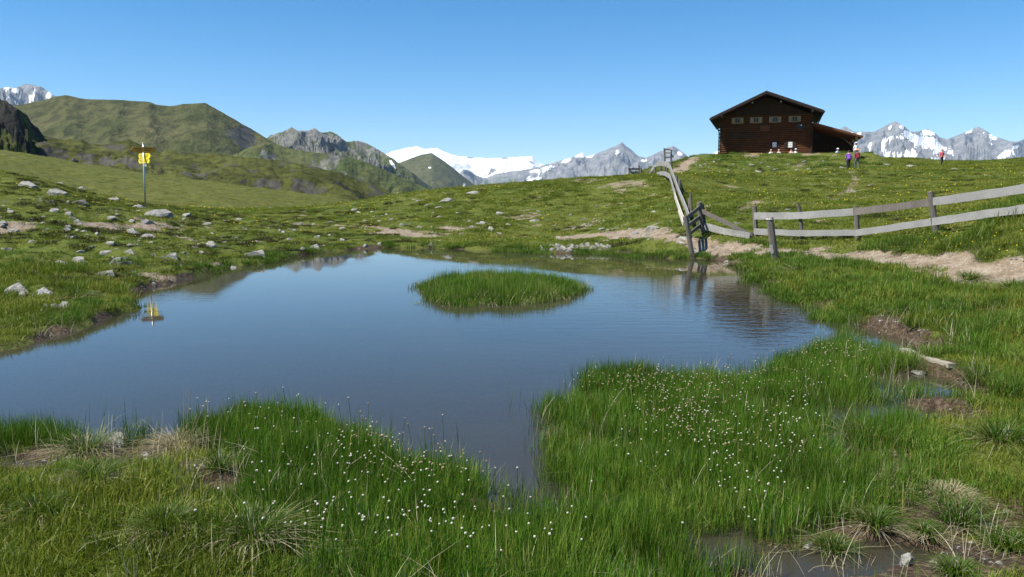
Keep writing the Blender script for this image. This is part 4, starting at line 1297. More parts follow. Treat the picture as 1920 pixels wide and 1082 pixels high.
def stone(px, py, wpx, hpx, label, group=None, mesh=None, sink=.23, Yr=(3.2, 120)):
    p = G(px, py, *Yr)
    kf = 1.12 if p.x < -.2 * p.y else 1.0
    w_ = 1.3 * kf * wpx * p.y / FPX; h_ = 1.45 * kf * hpx * p.y / FPX
    o = bpy.data.objects.new('stone', mesh or _rk.choice(ROCKS))
    COL.objects.link(o)
    hz_ = max(h_ * .62, w_ * .16)
    o.scale = (w_ / 2, w_ / 2 * _rk.uniform(.6, .9), hz_)
    o.rotation_euler = (_rk.uniform(-.12, .12), _rk.uniform(-.12, .12), _rk.uniform(-.5, .5))
    o.location = p + Vector((0, w_ * .2, hz_ * (1 - 2 * sink) * .5))
    tag(o, label, 'stone', group)
    if group and label.startswith('small'): _small.append((px, py, o))
    return o

BIG = [
    (218, 494, 50, 20, 'broad pale boulder lying against the dark one on the left bank'),
    (22, 552, 46, 30, 'large cracked pale rock at the left edge above the near shore'),
    (44, 514, 48, 12, 'long flat pale slab at the left edge of the bank'),
    (190, 517, 52, 12, 'long low pale slab just below the broad boulder'),
    (298, 407, 56, 18, 'long sloping slab right of the signpost foot'),
    (345, 405, 32, 9, 'flat white slab next to the long sloping slab below the sign'),
    (255, 391, 32, 10, 'flat grey rock just left of the signpost foot'),
    (42, 350, 36, 14, 'wide grey rock high on the left slope near the skyline'),
    (96, 367, 34, 18, 'pointed pale rock below the left skyline'),
    (480, 482, 40, 19, 'grey rounded boulder on the left shore of the pond'),
    (271, 447, 34, 12, 'smooth oblong stone in the middle of the left bank'),
    (243, 436, 28, 12, 'pale double stone above the smooth oblong stone'),
    (147, 494, 30, 17, 'upright grey stone left of the broad pale boulder'),
    (116, 578, 24, 20, 'round pale stone in the grass low on the left bank'),
    (320, 484, 30, 13, 'tilted flat stone above the left shore beside a pebble'),
    (392, 463, 27, 14, 'dark veined stone in a hollow of the left bank'),
    (838, 378, 30, 10, 'big white boulder high on the central meadow'),
    (889, 363, 32, 7, 'flat white slab nearest the crest of the central meadow'),
    (789, 378, 24, 5, 'thin flat stone left of the big white boulder'),
    (1001, 416, 32, 8, 'slender flat stone lying in the meadow above the far trail'),
    (919, 433, 16, 17, 'upright pointed pale stone by the far trail'),
    (1222, 432, 30, 13, 'mossy boulder at the path left of the hurdle gate'),
    (1281, 448, 26, 8, 'flat slab at the foot of the hurdle gate'),
    (1212, 444, 24, 11, 'square pale stone in the path below the mossy boulder'),
    (808, 463, 12, 14, 'pointed stone standing in the water at the far shore'),
    (590, 466, 22, 13, 'pale wedge stone on the far left corner of the shore'),
    (214, 838, 46, 34, 'grey striped rock among the tussocks on the near shore'),
    (1706, 1060, 30, 34, 'flat brown stone on the mud in the near corner'),
    (1510, 305, 14, 7, 'whitest stone on the mound below the hut'),
]
for b in BIG:
    stone(b[0], b[1], b[2], b[3], b[4])
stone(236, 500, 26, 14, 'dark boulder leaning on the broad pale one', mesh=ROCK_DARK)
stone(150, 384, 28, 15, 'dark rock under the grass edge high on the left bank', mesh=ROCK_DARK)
LEFT = [(110, 346, 16, 6), (150, 357, 18, 9), (213, 377, 27, 9), (270, 420, 25, 12), (206, 411, 26, 8), (142, 418, 17, 11), (390, 423, 18, 7), (346, 413, 8, 7), (207, 461, 20, 10), (240, 463, 20, 7), (241, 474, 18, 9), (286, 480, 11, 9),
        (200, 476, 27, 8), (106, 494, 26, 7), (214, 506, 18, 8), (39, 557, 20, 14), (76, 551, 26, 12), (145, 561, 26, 9), (95, 509, 15, 6), (15, 398, 20, 6), (103, 398, 18, 9), (93, 381, 20, 6), (287, 536, 8, 9), (435, 506, 17, 12), (173, 549, 9, 6), (376, 475, 12, 6), (55, 415, 14, 6), (15, 470, 16, 8), (60, 455, 12, 6), (180, 440, 12, 6), (120, 432, 14, 6), (330, 445, 10, 5), (420, 415, 12, 4), (445, 412, 16, 5), (455, 430, 10, 5)]
for q in LEFT:
    stone(*q, 'small pale stone half sunk in the rough grass of the left bank', 'small stones of the left bank')
for k in range(190):
    px_, py_ = _rk.uniform(-30, 480), _rk.uniform(370, 580)
    if py_ > 640 - px_ * .36 - 20 or py_ < 352 + px_ * .2: continue
    s_ = _rk.uniform(5, 10) if k % 4 else _rk.uniform(10, 19)
    stone(px_, py_, s_, s_ * _rk.uniform(.35, .6), 'small pale stone half sunk in the rough grass of the left bank', 'small stones of the left bank')
CENT = [(567, 471, 12, 10), (606, 463, 8, 5), (596, 446, 12, 7), (642, 431, 14, 7), (684, 463, 12, 8), (712, 461, 10, 9), (785, 429, 13, 10), (823, 390, 18, 5), (858, 401, 16, 6), (824, 409, 16, 6), (903, 421, 18, 9), (934, 402, 15, 8), (951, 423, 11, 6), (884, 427, 14, 7), (666, 394, 14, 4), (752, 422, 14, 6), (864, 440, 15, 7), (933, 440, 16, 6), (800, 384, 10, 4), (846, 389, 7, 5),
        (1130, 432, 18, 8), (1193, 440, 18, 10), (1275, 456, 18, 7), (1070, 404, 9, 4), (1120, 388, 8, 4), (960, 375, 9, 4), (1010, 372, 8, 3), (990, 395, 8, 3), (1040, 425, 10, 4), (700, 408, 12, 5), (620, 418, 12, 4), (560, 420, 12, 4), (530, 437, 12, 6), (735, 412, 10, 4), (1185, 378, 12, 4), (1225, 398, 10, 5), (1160, 405, 12, 4), (540, 450, 12, 6), (640, 452, 10, 6), (870, 415, 9, 4), (905, 380, 9, 3)]
for q in CENT:
    stone(*q, 'small pale stone in the meadow on the far side of the pond', 'small stones of the far meadow')
for k in range(60):
    px_, py_ = _rk.uniform(480, 1260), _rk.gauss(422, 20)
    if py_ < 385 or py_ > 452: continue
    s_ = _rk.uniform(4, 10)
    stone(px_, py_, s_, s_ * _rk.uniform(.35, .6), 'small pale stone in the meadow on the far side of the pond', 'small stones of the far meadow')
RIGHT = [(1616, 468, 10, 5), (1515, 474, 10, 4), (1560, 476, 8, 4), (1660, 480, 7, 3), (1632, 349, 14, 5), (1660, 309, 14, 5), (1705, 313, 14, 6), (1790, 317, 10, 4), (1850, 330, 9, 4), (1600, 360, 12, 4), (1480, 395, 12, 5), (1690, 340, 9, 3), (1380, 420, 10, 5), (1340, 405, 8, 4), (1420, 465, 12, 5), (1345, 465, 10, 5)]
for q in RIGHT:
    stone(*q, 'small pale stone along the trail and slope below the hut', 'small stones of the hut slope')
MOUND = [(1518, 318, 11, 5), (1458, 319, 17, 6), (1376, 309, 11, 4), (1408, 312, 12, 8), (1578, 316, 12, 6), (1430, 307, 8, 6), (1313, 312, 9, 5), (1322, 309, 8, 5), (1306, 311, 8, 5), (1330, 314, 7, 4), (1350, 300, 8, 4), (1395, 318, 8, 4), (1420, 322, 12, 5), (1480, 309, 8, 4), (1545, 303, 9, 4), (1550, 318, 8, 4), (1440, 314, 8, 4), (1340, 304, 7, 3), (1300, 306, 7, 4), (1365, 320, 8, 4), (1495, 320, 9, 4)]
for q in MOUND:
    stone(*q, 'small stone in the grassy mound under the hut', 'small stones of the hut mound', Yr=(60, 110))
for k in range(64):       # cobble heap on the far shore
    x = _rk.gauss(0, 1)
    px_ = 1075 + x * 34 if k % 3 else 1120 + x * 15
    px_ = min(1150, max(1012, px_))
    py_ = 466 + _rk.uniform(-8, 9) * (1 - abs(px_ - 1080) / 110)
    s_ = _rk.uniform(7, 15)
    stone(px_, py_, s_, s_ * _rk.uniform(.5, .75), 'pale cobble in the stone heap on the far shore', 'cobbles of the shore heap', sink=.12)
for q in [(270, 854, 16, 9), (1662, 1018, 10, 7), (1655, 1008, 8, 5), (1612, 1052, 12, 7), (1755, 1055, 16, 8), (1770, 1040, 12, 7), (1690, 1030, 10, 6), (1800, 1030, 12, 7), (1740, 1000, 10, 5), (1650, 628, 8, 6), (1835, 968, 11, 7), (1860, 985, 9, 5), (1888, 960, 14, 8), (1672, 1062, 9, 6), (1725, 1040, 8, 5)]:
    stone(*q, 'pebble on bare mud of the near shore', 'pebbles on the near mud')

# each small stone is told apart by the landmark it lies nearest to
MARKS = [(b[0], b[1], 'the ' + ' '.join(b[4].split()[:n])) for b, n in zip(BIG, (3, 4, 4, 4, 3, 3, 3, 3, 3, 3, 3, 3, 3, 3, 3, 3, 3, 3, 3, 3, 4, 2, 2, 3, 2, 3, 3, 3, 2))][:26]
MARKS += [(273, 388, 'the signpost foot'), (1450, 492, 'the lone fence post'), (1747, 440, 'the thickest post of the sagging fence'), (1607, 450, 'the middle post of the sagging fence'), (1510, 305, 'the whitest stone below the hut'), (1350, 300, 'the left hut corner'),
          (1590, 318, 'the person in purple'), (1765, 311, 'the lone hiker'), (1242, 334, 'the crest of the silvery fence'), (1412, 442, 'the end of the collapsed boards'), (1080, 466, 'the cobble heap'), (620, 440, 'the far left bend of the trail'), (1180, 333, 'the broken fence posts')]
_seen = {}
_where = []
for px_, py_, o in _small:
    mx, my, ph = min(MARKS, key=lambda m: (m[0] - px_) ** 2 + (1.8 * (m[1] - py_)) ** 2)
    dx, dy = px_ - mx, (py_ - my) * 1.8
    side = ('right of' if dx > 0 else 'left of') if abs(dx) > abs(dy) else ('below' if dy > 0 else 'above')
    _where.append((math.hypot(dx, dy), side, ph, o))
for dist_, side, ph, o in sorted(_where, key=lambda t: t[0]):
    k_ = (side, ph); n_ = _seen[k_] = _seen.get(k_, 0) + 1
    rank = ('closest', 'second closest', 'third closest', 'fourth closest', 'fifth closest', 'sixth closest', 'seventh closest', 'eighth closest', 'ninth closest', 'tenth closest', 'eleventh closest', 'twelfth closest', 'thirteenth closest', 'fourteenth closest', 'fifteenth closest', 'sixteenth closest', 'seventeenth closest', 'eighteenth closest')[min(n_, 18) - 1]
    o['label'] = 'small pale stone, ' + rank + ' ' + side + ' ' + ph

# ------------------------------------------------------------------ grasses
def grass_material(name, base, tip, dry, translucency=.35, dry_amt=.5):
    m = bpy.data.materials.new(name); m.use_nodes = True
    nt = NT(m)
    m.node_tree.nodes.remove(m.node_tree.nodes['Principled BSDF'])
    o_ = m.node_tree.nodes['Material Output']
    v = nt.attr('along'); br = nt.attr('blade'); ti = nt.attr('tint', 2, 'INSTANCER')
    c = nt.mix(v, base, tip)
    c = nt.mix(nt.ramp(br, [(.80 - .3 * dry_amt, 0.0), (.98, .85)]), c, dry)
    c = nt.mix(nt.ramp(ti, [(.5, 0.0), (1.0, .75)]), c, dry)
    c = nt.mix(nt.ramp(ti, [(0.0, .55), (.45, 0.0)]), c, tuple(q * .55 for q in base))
    d = nt.n('ShaderNodeBsdfDiffuse'); nt.l(c, d.inputs[0])
    t = nt.n('ShaderNodeBsdfTranslucent'); nt.l(nt.mix(.5, c, (tip[0] * 1.3, tip[1] * 1.3, tip[2] * .8)), t.inputs[0])
    g = nt.n('ShaderNodeBsdfGlossy'); g.inputs['Roughness'].default_value = .45; g.inputs['Color'].default_value = (.8, .85, .8, 1)
    a = nt.n('ShaderNodeMixShader'); a.inputs[0].default_value = translucency; nt.l(d.outputs[0], a.inputs[1]); nt.l(t.outputs[0], a.inputs[2])
    b = nt.n('ShaderNodeMixShader'); b.inputs[0].default_value = .015; nt.l(a.outputs[0], b.inputs[1]); nt.l(g.outputs[0], b.inputs[2])
    nt.l(b.outputs[0], o_.inputs[0])
    return m

def blades(n, r, h, w, lean, seed, levels=3, curl=.5, dome=False):
    """vectorised clump of tapering, bending blades"""
    q = np.random.default_rng(seed)
    ang = q.uniform(0, 2 * np.pi, n); rad = r * np.sqrt(q.uniform(0, 1, n))
    bx, by = rad * np.cos(ang), rad * np.sin(ang)
    hh = h[0] + (h[1] - h[0]) * q.beta(2, 2, n)
    la = (ang + q.normal(0, .6, n)) if dome else q.uniform(0, 2 * np.pi, n)
    ln = np.abs(q.normal(0, lean, n)) + (rad / r * lean * 1.2 if dome else 0)
    ww = w * q.uniform(.6, 1.25, n)
    face = la + np.pi / 2 + q.normal(0, .5, n)
    verts, quads, tris, along, bid = [], [], [], [], []
    for i in range(n):
        b0 = len(verts)
        for l in range(levels):
            t = l / levels
            off = hh[i] * ln[i] * (t * (1 - curl) + t * t * curl * 1.6)
            z = hh[i] * t * (1 - .35 * ln[i] * t)
            cx, cy = bx[i] + math.cos(la[i]) * off, by[i] + math.sin(la[i]) * off
            wd = ww[i] * (1 - .55 * t) * .5
            dx, dy = math.cos(face[i]) * wd, math.sin(face[i]) * wd
            verts += [(cx - dx, cy - dy, z), (cx + dx, cy + dy, z)]
            along += [t, t]
        off = hh[i] * ln[i] * ((1 - curl) + curl * 1.6)
        verts.append((bx[i] + math.cos(la[i]) * off, by[i] + math.sin(la[i]) * off, hh[i] * (1 - .35 * ln[i]) if not dome else hh[i] * (1 - .6 * min(ln[i], 1.3))))
        along.append(1.0)
        for l in range(levels - 1):
            k = b0 + 2 * l
            quads.append((k, k + 1, k + 3, k + 2))
        k = b0 + 2 * (levels - 1)
        tris.append((k, k + 1, k + 2 if False else b0 + 2 * levels))
        bid += [q.uniform()] * (2 * levels + 1)
    return np.array(verts), np.array(quads), np.array(tris), np.array(along), np.array(bid)

def clump(name, mat, *a, **k):
    v, q, t, al, bi = blades(*a, **k)
    me = np_mesh(name, v, quads=q, tris=t, smooth=False)
    add_attr(me, 'along', al); add_attr(me, 'blade', bi)
    me.materials.append(mat)
    return me

def scatter(name, xyz, sc3, tint, protos, label=None):
    """one object of uncountable plants: instances of clumps on points"""
    n = len(xyz)
    me = bpy.data.meshes.new(name)
    me.vertices.add(n)
    me.vertices.foreach_set('co', np.asarray(xyz, np.float32).ravel())
    q = np.random.default_rng(len(name) + n)
    at = me.attributes.new('sc', 'FLOAT_VECTOR', 'POINT'); at.data.foreach_set('vector', np.asarray(sc3, np.float32).ravel())
    rot = np.zeros((n, 3), np.float32); rot[:, 2] = q.uniform(0, 2 * np.pi, n); rot[:, 0] = q.normal(0, .08, n); rot[:, 1] = q.normal(0, .08, n)
    at = me.attributes.new('rot', 'FLOAT_VECTOR', 'POINT'); at.data.foreach_set('vector', rot.ravel())
    at = me.attributes.new('pick', 'INT', 'POINT'); at.data.foreach_set('value', q.integers(0, len(protos), n).astype(np.int32))
    add_attr(me, 'tint', np.clip(tint, 0, 1))
    o = link(name, me)
    ng = bpy.data.node_groups.new(name + '_nodes', 'GeometryNodeTree')
    ng.interface.new_socket('Geometry', in_out='INPUT', socket_type='NodeSocketGeometry')
    ng.interface.new_socket('Geometry', in_out='OUTPUT', socket_type='NodeSocketGeometry')
    N = ng.nodes; L = ng.links
    gi = N.new('NodeGroupInput'); go = N.new('NodeGroupOutput')
    jn = N.new('GeometryNodeJoinGeometry')
    for p in protos:
        po = bpy.data.objects.new(p.name + '_clump', p)
        oi = N.new('GeometryNodeObjectInfo'); oi.inputs['Object'].default_value = po; oi.inputs['As Instance'].default_value = True
        L.new(oi.outputs['Geometry'], jn.inputs[0])
    ip = N.new('GeometryNodeInstanceOnPoints')
    ip.inputs['Pick Instance'].default_value = True
    def na(nm, dt):
        a = N.new('GeometryNodeInputNamedAttribute'); a.data_type = dt; a.inputs[0].default_value = nm
        return a.outputs[0]
    L.new(gi.outputs[0], ip.inputs['Points']); L.new(jn.outputs[0], ip.inputs['Instance'])
    L.new(na('pick', 'INT'), ip.inputs['Instance Index'])
    er = N.new('FunctionNodeEulerToRotation'); L.new(na('rot', 'FLOAT_VECTOR'), er.inputs[0]); L.new(er.outputs[0], ip.inputs['Rotation'])
    L.new(na('sc', 'FLOAT_VECTOR'), ip.inputs['Scale'])
    L.new(ip.outputs[0], go.inputs[0])
    o.modifiers.new('plants', 'NODES').node_group = ng
    tag(o, label, None, None, 'stuff')
    return o

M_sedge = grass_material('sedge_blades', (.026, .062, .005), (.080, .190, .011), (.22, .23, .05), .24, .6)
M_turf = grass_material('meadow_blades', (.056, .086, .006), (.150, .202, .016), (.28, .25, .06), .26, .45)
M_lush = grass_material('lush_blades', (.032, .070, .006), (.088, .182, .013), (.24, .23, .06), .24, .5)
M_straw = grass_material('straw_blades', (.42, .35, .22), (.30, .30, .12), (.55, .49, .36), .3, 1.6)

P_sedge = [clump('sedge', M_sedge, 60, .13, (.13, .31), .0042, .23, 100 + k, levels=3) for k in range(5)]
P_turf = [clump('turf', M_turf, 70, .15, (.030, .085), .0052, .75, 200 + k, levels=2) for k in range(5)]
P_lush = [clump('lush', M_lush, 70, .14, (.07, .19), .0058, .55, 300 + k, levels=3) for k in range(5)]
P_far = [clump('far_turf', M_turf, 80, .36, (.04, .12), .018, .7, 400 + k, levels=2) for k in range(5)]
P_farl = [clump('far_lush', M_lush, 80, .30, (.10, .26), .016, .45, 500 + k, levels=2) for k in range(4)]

gq = np.random.default_rng(99)
def sample(y0, y1, dens, umax=.80):
    """points spread evenly over the ground the eye can reach between two depths"""
    wmax = umax * (y1 + 2.5)
    n = int(dens * 2 * wmax * (y1 - y0))
    x = gq.uniform(-wmax, wmax, n); y = gq.uniform(y0, y1, n)
    m = np.abs(x) < umax * (y + 2.5)
    return x[m], y[m]

def f_all(x, y):
    return samp(GZ, x, y), samp(GDIRT, x, y), samp(GMUD, x, y), samp(GSD, x, y), samp(GMS, x, y)

def sel(m, *a):
    return [q[m] for q in a]

def px_of(x, y, z):
    return to_px(x, y, z)

# 1 short turf close by
pts, scl, tin = [], [], []
def put(x, y, z, s, t, sz=None):
    pts.append(np.stack([x, y, z], 1)); scl.append(np.stack([s, s, s if sz is None else sz], 1)); tin.append(t)
def flush(name, protos, label=None):
    o = scatter(name, np.concatenate(pts), np.concatenate(scl), np.concatenate(tin), protos, label)
    print(name, sum(len(p) for p in pts))
    pts.clear(); scl.clear(); tin.clear()
    return o

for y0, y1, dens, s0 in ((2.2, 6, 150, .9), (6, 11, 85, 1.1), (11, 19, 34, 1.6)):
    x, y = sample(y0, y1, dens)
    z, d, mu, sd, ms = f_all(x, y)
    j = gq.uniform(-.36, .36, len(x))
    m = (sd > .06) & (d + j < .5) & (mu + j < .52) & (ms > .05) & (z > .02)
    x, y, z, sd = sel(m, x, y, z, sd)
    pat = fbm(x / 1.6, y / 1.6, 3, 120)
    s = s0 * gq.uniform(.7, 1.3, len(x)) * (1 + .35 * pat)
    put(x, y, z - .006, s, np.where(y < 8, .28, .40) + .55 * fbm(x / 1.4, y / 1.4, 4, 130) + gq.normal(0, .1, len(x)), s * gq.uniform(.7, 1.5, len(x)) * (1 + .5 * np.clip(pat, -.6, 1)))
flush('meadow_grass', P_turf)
# 2 turf further out
for y0, y1, dens, s0 in ((18, 34, 13, .85), (34, 60, 6.5, 1.15), (60, 100, 2.4, 1.5), (100, 165, .45, 1.2)):
    x, y = sample(y0, y1, dens)
    z, d, mu, sd, ms = f_all(x, y)
    j = gq.uniform(-.36, .36, len(x))
    m = (sd > .15) & (d + j < .5) & (mu + j < .5)
    pz = W(1433, 292.5, 95.0); lx = (x - pz.x) * .951 - (y - pz.y) * .31; ly = (x - pz.x) * .31 + (y - pz.y) * .951
    m &= ~((lx > -6.4) & (lx < 11.4) & (ly > -4.75) & (ly < 13))
    x, y, z = sel(m, x, y, z)
    s = s0 * gq.uniform(.6, 1.3, len(x))
    pat = fbm(x / 2.6, y / 2.6, 3, 140)
    s = s * np.where((x < -.12 * y) & (y < 62), .75, 1)
    put(x, y, z - .01, s, .46 + .5 * fbm(x / 5, y / 5, 4, 150) + gq.normal(0, .12, len(x)) + np.where(y0 >= 100, .26, 0) + np.where((y > 70) & (x < 0), .12, 0), s * (1 + .6 * np.clip(pat, -.7, 1)) * gq.uniform(.6, 1.3, len(x)))
flush('distant_meadow_grass', P_far)
# 3 lush longer grass: right bank, tussocky left bank, shore rims
for y0, y1, dens, s0 in ((3.0, 8, 110, .9), (8, 14, 60, 1.1), (14, 22, 24, 1.4)):
    x, y = sample(y0, y1, dens)
    z, d, mu, sd, ms = f_all(x, y)
    right = sstep(.30, .48, x / (y + .01)) * sstep(-.0, .35, ms)
    left = sstep(-.25, -.45, x / (y + .01)) * .6
    lus = fbm(x / 1.1, y / 1.1, 3, 160)
    near_l = sstep(-.1, -.35, x / (y + .01)) * sstep(7, 5, y) * .9
    prob = np.clip(np.maximum.reduce([right * 1.15, left * (lus > .05), near_l * .8 * (lus > .05)]), 0, 1) * np.clip(.55 + 1.1 * lus, 0.05, 1)
    m = (sd > .10) & (d < .42) & (mu + gq.uniform(-.25, .25, len(x)) < .5) & (gq.uniform(0, 1, len(x)) < prob) & (z > .0)
    x, y, z, lus = sel(m, x, y, z, lus)
    s = s0 * gq.uniform(.6, 1.2, len(x)) * (1 + .3 * lus) * np.where(x < 0, .62, 1)
    put(x, y, z - .01, s, .35 + .35 * fbm(x / 1.9, y / 1.9, 3, 170) + gq.normal(0, .10, len(x)), s * (1 + .5 * lus))
flush('lush_grass', P_lush)
# 4 reed and sedge beds standing in the water
def band_pts(n_dens, y0, y1, cond, umax=.75):
    x, y = sample(y0, y1, n_dens, umax)
    z, d, mu, sd, ms = f_all(x, y)
    m = cond(x, y, z, d, mu, sd, ms)
    return sel(m, x, y, z, sd, ms)
def open_water(x, y, mu):
    k = np.zeros(x.shape)
    for bx, by, bY, rx, ry in PUDDLES:
        c = W(bx, by, bY)
        k = np.maximum(k, ((x - c.x) / rx) ** 2 + ((y - c.y) / (ry * 1.6)) ** 2 < .8)
    return k > 0
x, y, z, sd, ms = band_pts(135, 2.8, 14, lambda x, y, z, d, mu, sd, ms: (ms < .10 + gq.normal(0, .10, len(x))) & (sd > -.12 - np.abs(gq.normal(0, .09, len(x)))) & ~open_water(x, y, mu) & ((mu < .55) | (gq.uniform(0, 1, len(x)) < .25)) & (fbm(x / .5, y / .5, 3, 180) > -.42))
s = gq.uniform(.75, 1.15, len(x))
put(x, y, np.minimum(z, .02) - .01, s, .30 + .35 * fbm(x / 1.3, y / 1.3, 3, 190) + .1 * gq.normal(0, 1, len(x)), s * (1 + .22 * fbm(x / 1.0, y / 1.0, 2, 195)))
flush('sedge_bed', P_sedge)
near_poly = px_poly([(180, 838), (300, 815), (430, 792), (560, 792), (640, 818), (740, 856), (830, 890), (900, 932), (950, 968), (1010, 984), (1070, 990), (1180, 1010), (1200, 1120), (1000, 1250), (600, 1200), (520, 1040), (500, 920), (420, 860), (330, 850), (250, 850)])
x, y = sample(2.6, 8, 150); z, d, mu, sd, ms = f_all(x, y)
nd = sdist(near_poly, x, y)
m = (nd < .06 + gq.normal(0, .10, len(x))) & (sd > -.25 - np.abs(gq.normal(0, .1, len(x)))) & (mu < .75) & (fbm(x / .5, y / .5, 3, 181) > -.5)
x, y, z = sel(m, x, y, z)
s = gq.uniform(.75, 1.15, len(x))
put(x, y, np.minimum(z, .12) - .012, s, .28 + .35 * fbm(x / 1.1, y / 1.1, 3, 191) + .1 * gq.normal(0, 1, len(x)), s * (1 + .25 * fbm(x / .9, y / .9, 2, 196)))
x, y = sample(4.2, 7, 120); z, d, mu, sd, ms = f_all(x, y)
lp_ = px_poly([(-80, 800), (30, 800), (95, 822), (110, 845), (40, 850), (-80, 850)])
m = (sdist(lp_, x, y) < .05 + gq.normal(0, .06, len(x)))
x, y, z = sel(m, x, y, z); s = gq.uniform(.8, 1.2, len(x))
put(x, y, np.minimum(z, .02) - .02, s, .2 + .1 * gq.normal(0, 1, len(x)), s * 1.05)
flush('shore_sedge', P_sedge)
# island
P_isl = [clump('island_reed', M_sedge, 26, .12, (.12, .30), .0065, .22, 120 + k, levels=3) for k in range(5)] + [clump('island_dead_reed', M_straw, 12, .12, (.08, .26), .005, .5, 130, levels=3)]
th_ = gq.uniform(0, 2 * np.pi, 4600); rr_ = np.sqrt(gq.uniform(0, 1, 4600)); rr_ = np.where(rr_ > .86, rr_ + np.abs(gq.normal(0, .08, 4600)), rr_)
wobi = 1 + .10 * np.sin(3 * th_ + 1) + .07 * np.sin(5 * th_)
x = -.30 + 1.86 * rr_ * wobi * np.cos(th_); y = 17.0 + 2.35 * rr_ * wobi * np.sin(th_)
z = np.full(x.shape, -.03)
s = gq.uniform(.8, 1.25, len(x)) * 1.12
hgt_ = (1.2 - .62 * np.clip(rr_, 0, 1.1) ** 4) * gq.uniform(.65, 1.35, len(x)) * (1 + .25 * fbm(x / .8, y / .8, 2, 200))
keep = gq.uniform(0, 1, len(x)) < np.clip(1.25 - rr_ ** 5 * 1.05, .06, 1) * np.where(fbm(x * 1.6, y * 1.2, 3, 203) < -.35, .35, 1)
x, y, z, s, hgt_, rr_ = sel(keep, x, y, z, s, hgt_, rr_)
put(x, y, z, s, .46 + .5 * fbm(x / .9, y / .9, 3, 201) + .1 * gq.normal(0, 1, len(x)), s * hgt_)
isl = flush('reed_island', P_isl)
tag(isl, 'oval island of green reeds standing in the middle of the pond')
# reeds along the far shore and the right inlet
x, y = sample(11, 38, 26); z, d, mu, sd, ms = f_all(x, y)
qx, qy = px_of(x, y, z)
reg = ((qx > 925) & (qx < 1030) & (sd > -.6) & (sd < .5)) | ((qx > 1070) & (qx < 1200) & (sd > -.9) & (sd < .2)) | ((qx > 1210) & (qx < 1330) & (sd > -.2) & (sd < .35) & (fbm(x * 1.2, y * 1.2, 2, 210) > .0)) | ((qx > 1395) & (qy < 640) & (sd > -.5) & (sd < 1.6) & (d < .4) & (mu < .6)) | ((sd > -.1) & (sd < .45) & (fbm(x / 1.5, y / 1.5, 3, 215) > .12))
x, y, z, sd = sel(reg, x, y, z, sd)
s = gq.uniform(.7, 1.1, len(x)) * .75
put(x, y, np.maximum(z, -.05), s, .34 + .4 * fbm(x / 1.6, y / 1.6, 3, 211) + .1 * gq.normal(0, 1, len(x)), s * gq.uniform(.7, 1.2, len(x)) * (1 + .4 * (sd < 0)))
x, y = sample(70, 95, 1.6); z, d, mu, sd, ms = f_all(x, y)
pz = W(1433, 292.5, 95.0); lx = (x - pz.x) * .951 - (y - pz.y) * .31; ly = (x - pz.x) * .31 + (y - pz.y) * .951
m = (lx > -9) & (lx < 12) & (ly > -15) & (ly < -5.6) & (fbm(x / 1.8, y / 1.8, 3, 217) > .02) & (d < .5)
x, y, z = sel(m, x, y, z); s = gq.uniform(1.0, 2.0, len(x))
put(x, y, z - .02, s, .3 + .2 * gq.normal(0, 1, len(x)), s * gq.uniform(.5, 1.1, len(x)))
flush('far_shore_reeds', P_farl)

# stray dead stems in the beds, single stems standing out in the water
P_dead = [clump('dead_stem', M_straw, 7, .12, (.12, .34), .0042, .7, 570 + k, levels=4) for k in range(4)]
P_thin = [clump('single_stem', M_sedge, 5, .16, (.14, .30), .0042, .15, 580 + k, levels=3) for k in range(4)]
x, y = sample(2.6, 13, 8); z, d, mu, sd, ms = f_all(x, y)
m = ((ms < .2) | (sdist(near_poly, x, y) < .2) | (mu > .4) | ((x < -.3 * y) & (y < 6))) & (sd > -.15)
x, y, z = sel(m, x, y, z); s = gq.uniform(.6, 1.2, len(x))
put(x, y, np.minimum(z, .2), s, gq.uniform(.2, 1, len(x)))
flush('dead_sedge_stems', P_dead)
x, y = sample(3.5, 13, 14); z, d, mu, sd, ms = f_all(x, y)
m = (sd < -.05) & (sd > -.75 * gq.uniform(0, 1, len(x)) ** 1.6) & ((ms < 1.0) | (sdist(near_poly, x, y) < .8) | (sdist(lp_, x, y) < .6))
x, y, z = sel(m, x, y, z); s = gq.uniform(.7, 1.2, len(x))
put(x, y, np.full(len(x), -.03), s, gq.uniform(.1, .6, len(x)))
flush('emergent_stems', P_thin)
# dark dwarf shrubs and heather in the rough turf
M_shrub = grass_material('dwarf_shrub_leaves', (.020, .026, .008), (.050, .062, .016), (.10, .065, .03), .2, .8)
P_shrub = [clump('shrub', M_shrub, 110, .22, (.04, .13), .016, .8, 550 + k, levels=2) for k in range(4)]
for y0, y1, dens, s0 in ((11, 22, 14, .8), (22, 48, 7, 1.1), (48, 90, 2.2, 1.5)):
    x, y = sample(y0, y1, dens); z, d, mu, sd, ms = f_all(x, y)
    lf = sstep(.0, -.30, x / (y + 2.5))
    m = (sd > .3) & (d < .7) & (fbm(x / 1.9, y / 1.9, 4, 225) > .42 - .42 * lf * (y < 56) + .4 * (lf > .2) * (y > 58)) & (mu < .6)
    x, y, z = sel(m, x, y, z); s = s0 * gq.uniform(.6, 1.2, len(x))
    put(x, y, z - .015, s, .4 + .25 * gq.normal(0, 1, len(x)), s * gq.uniform(.6, 1.3, len(x)))
flush('dwarf_shrubs', P_shrub)
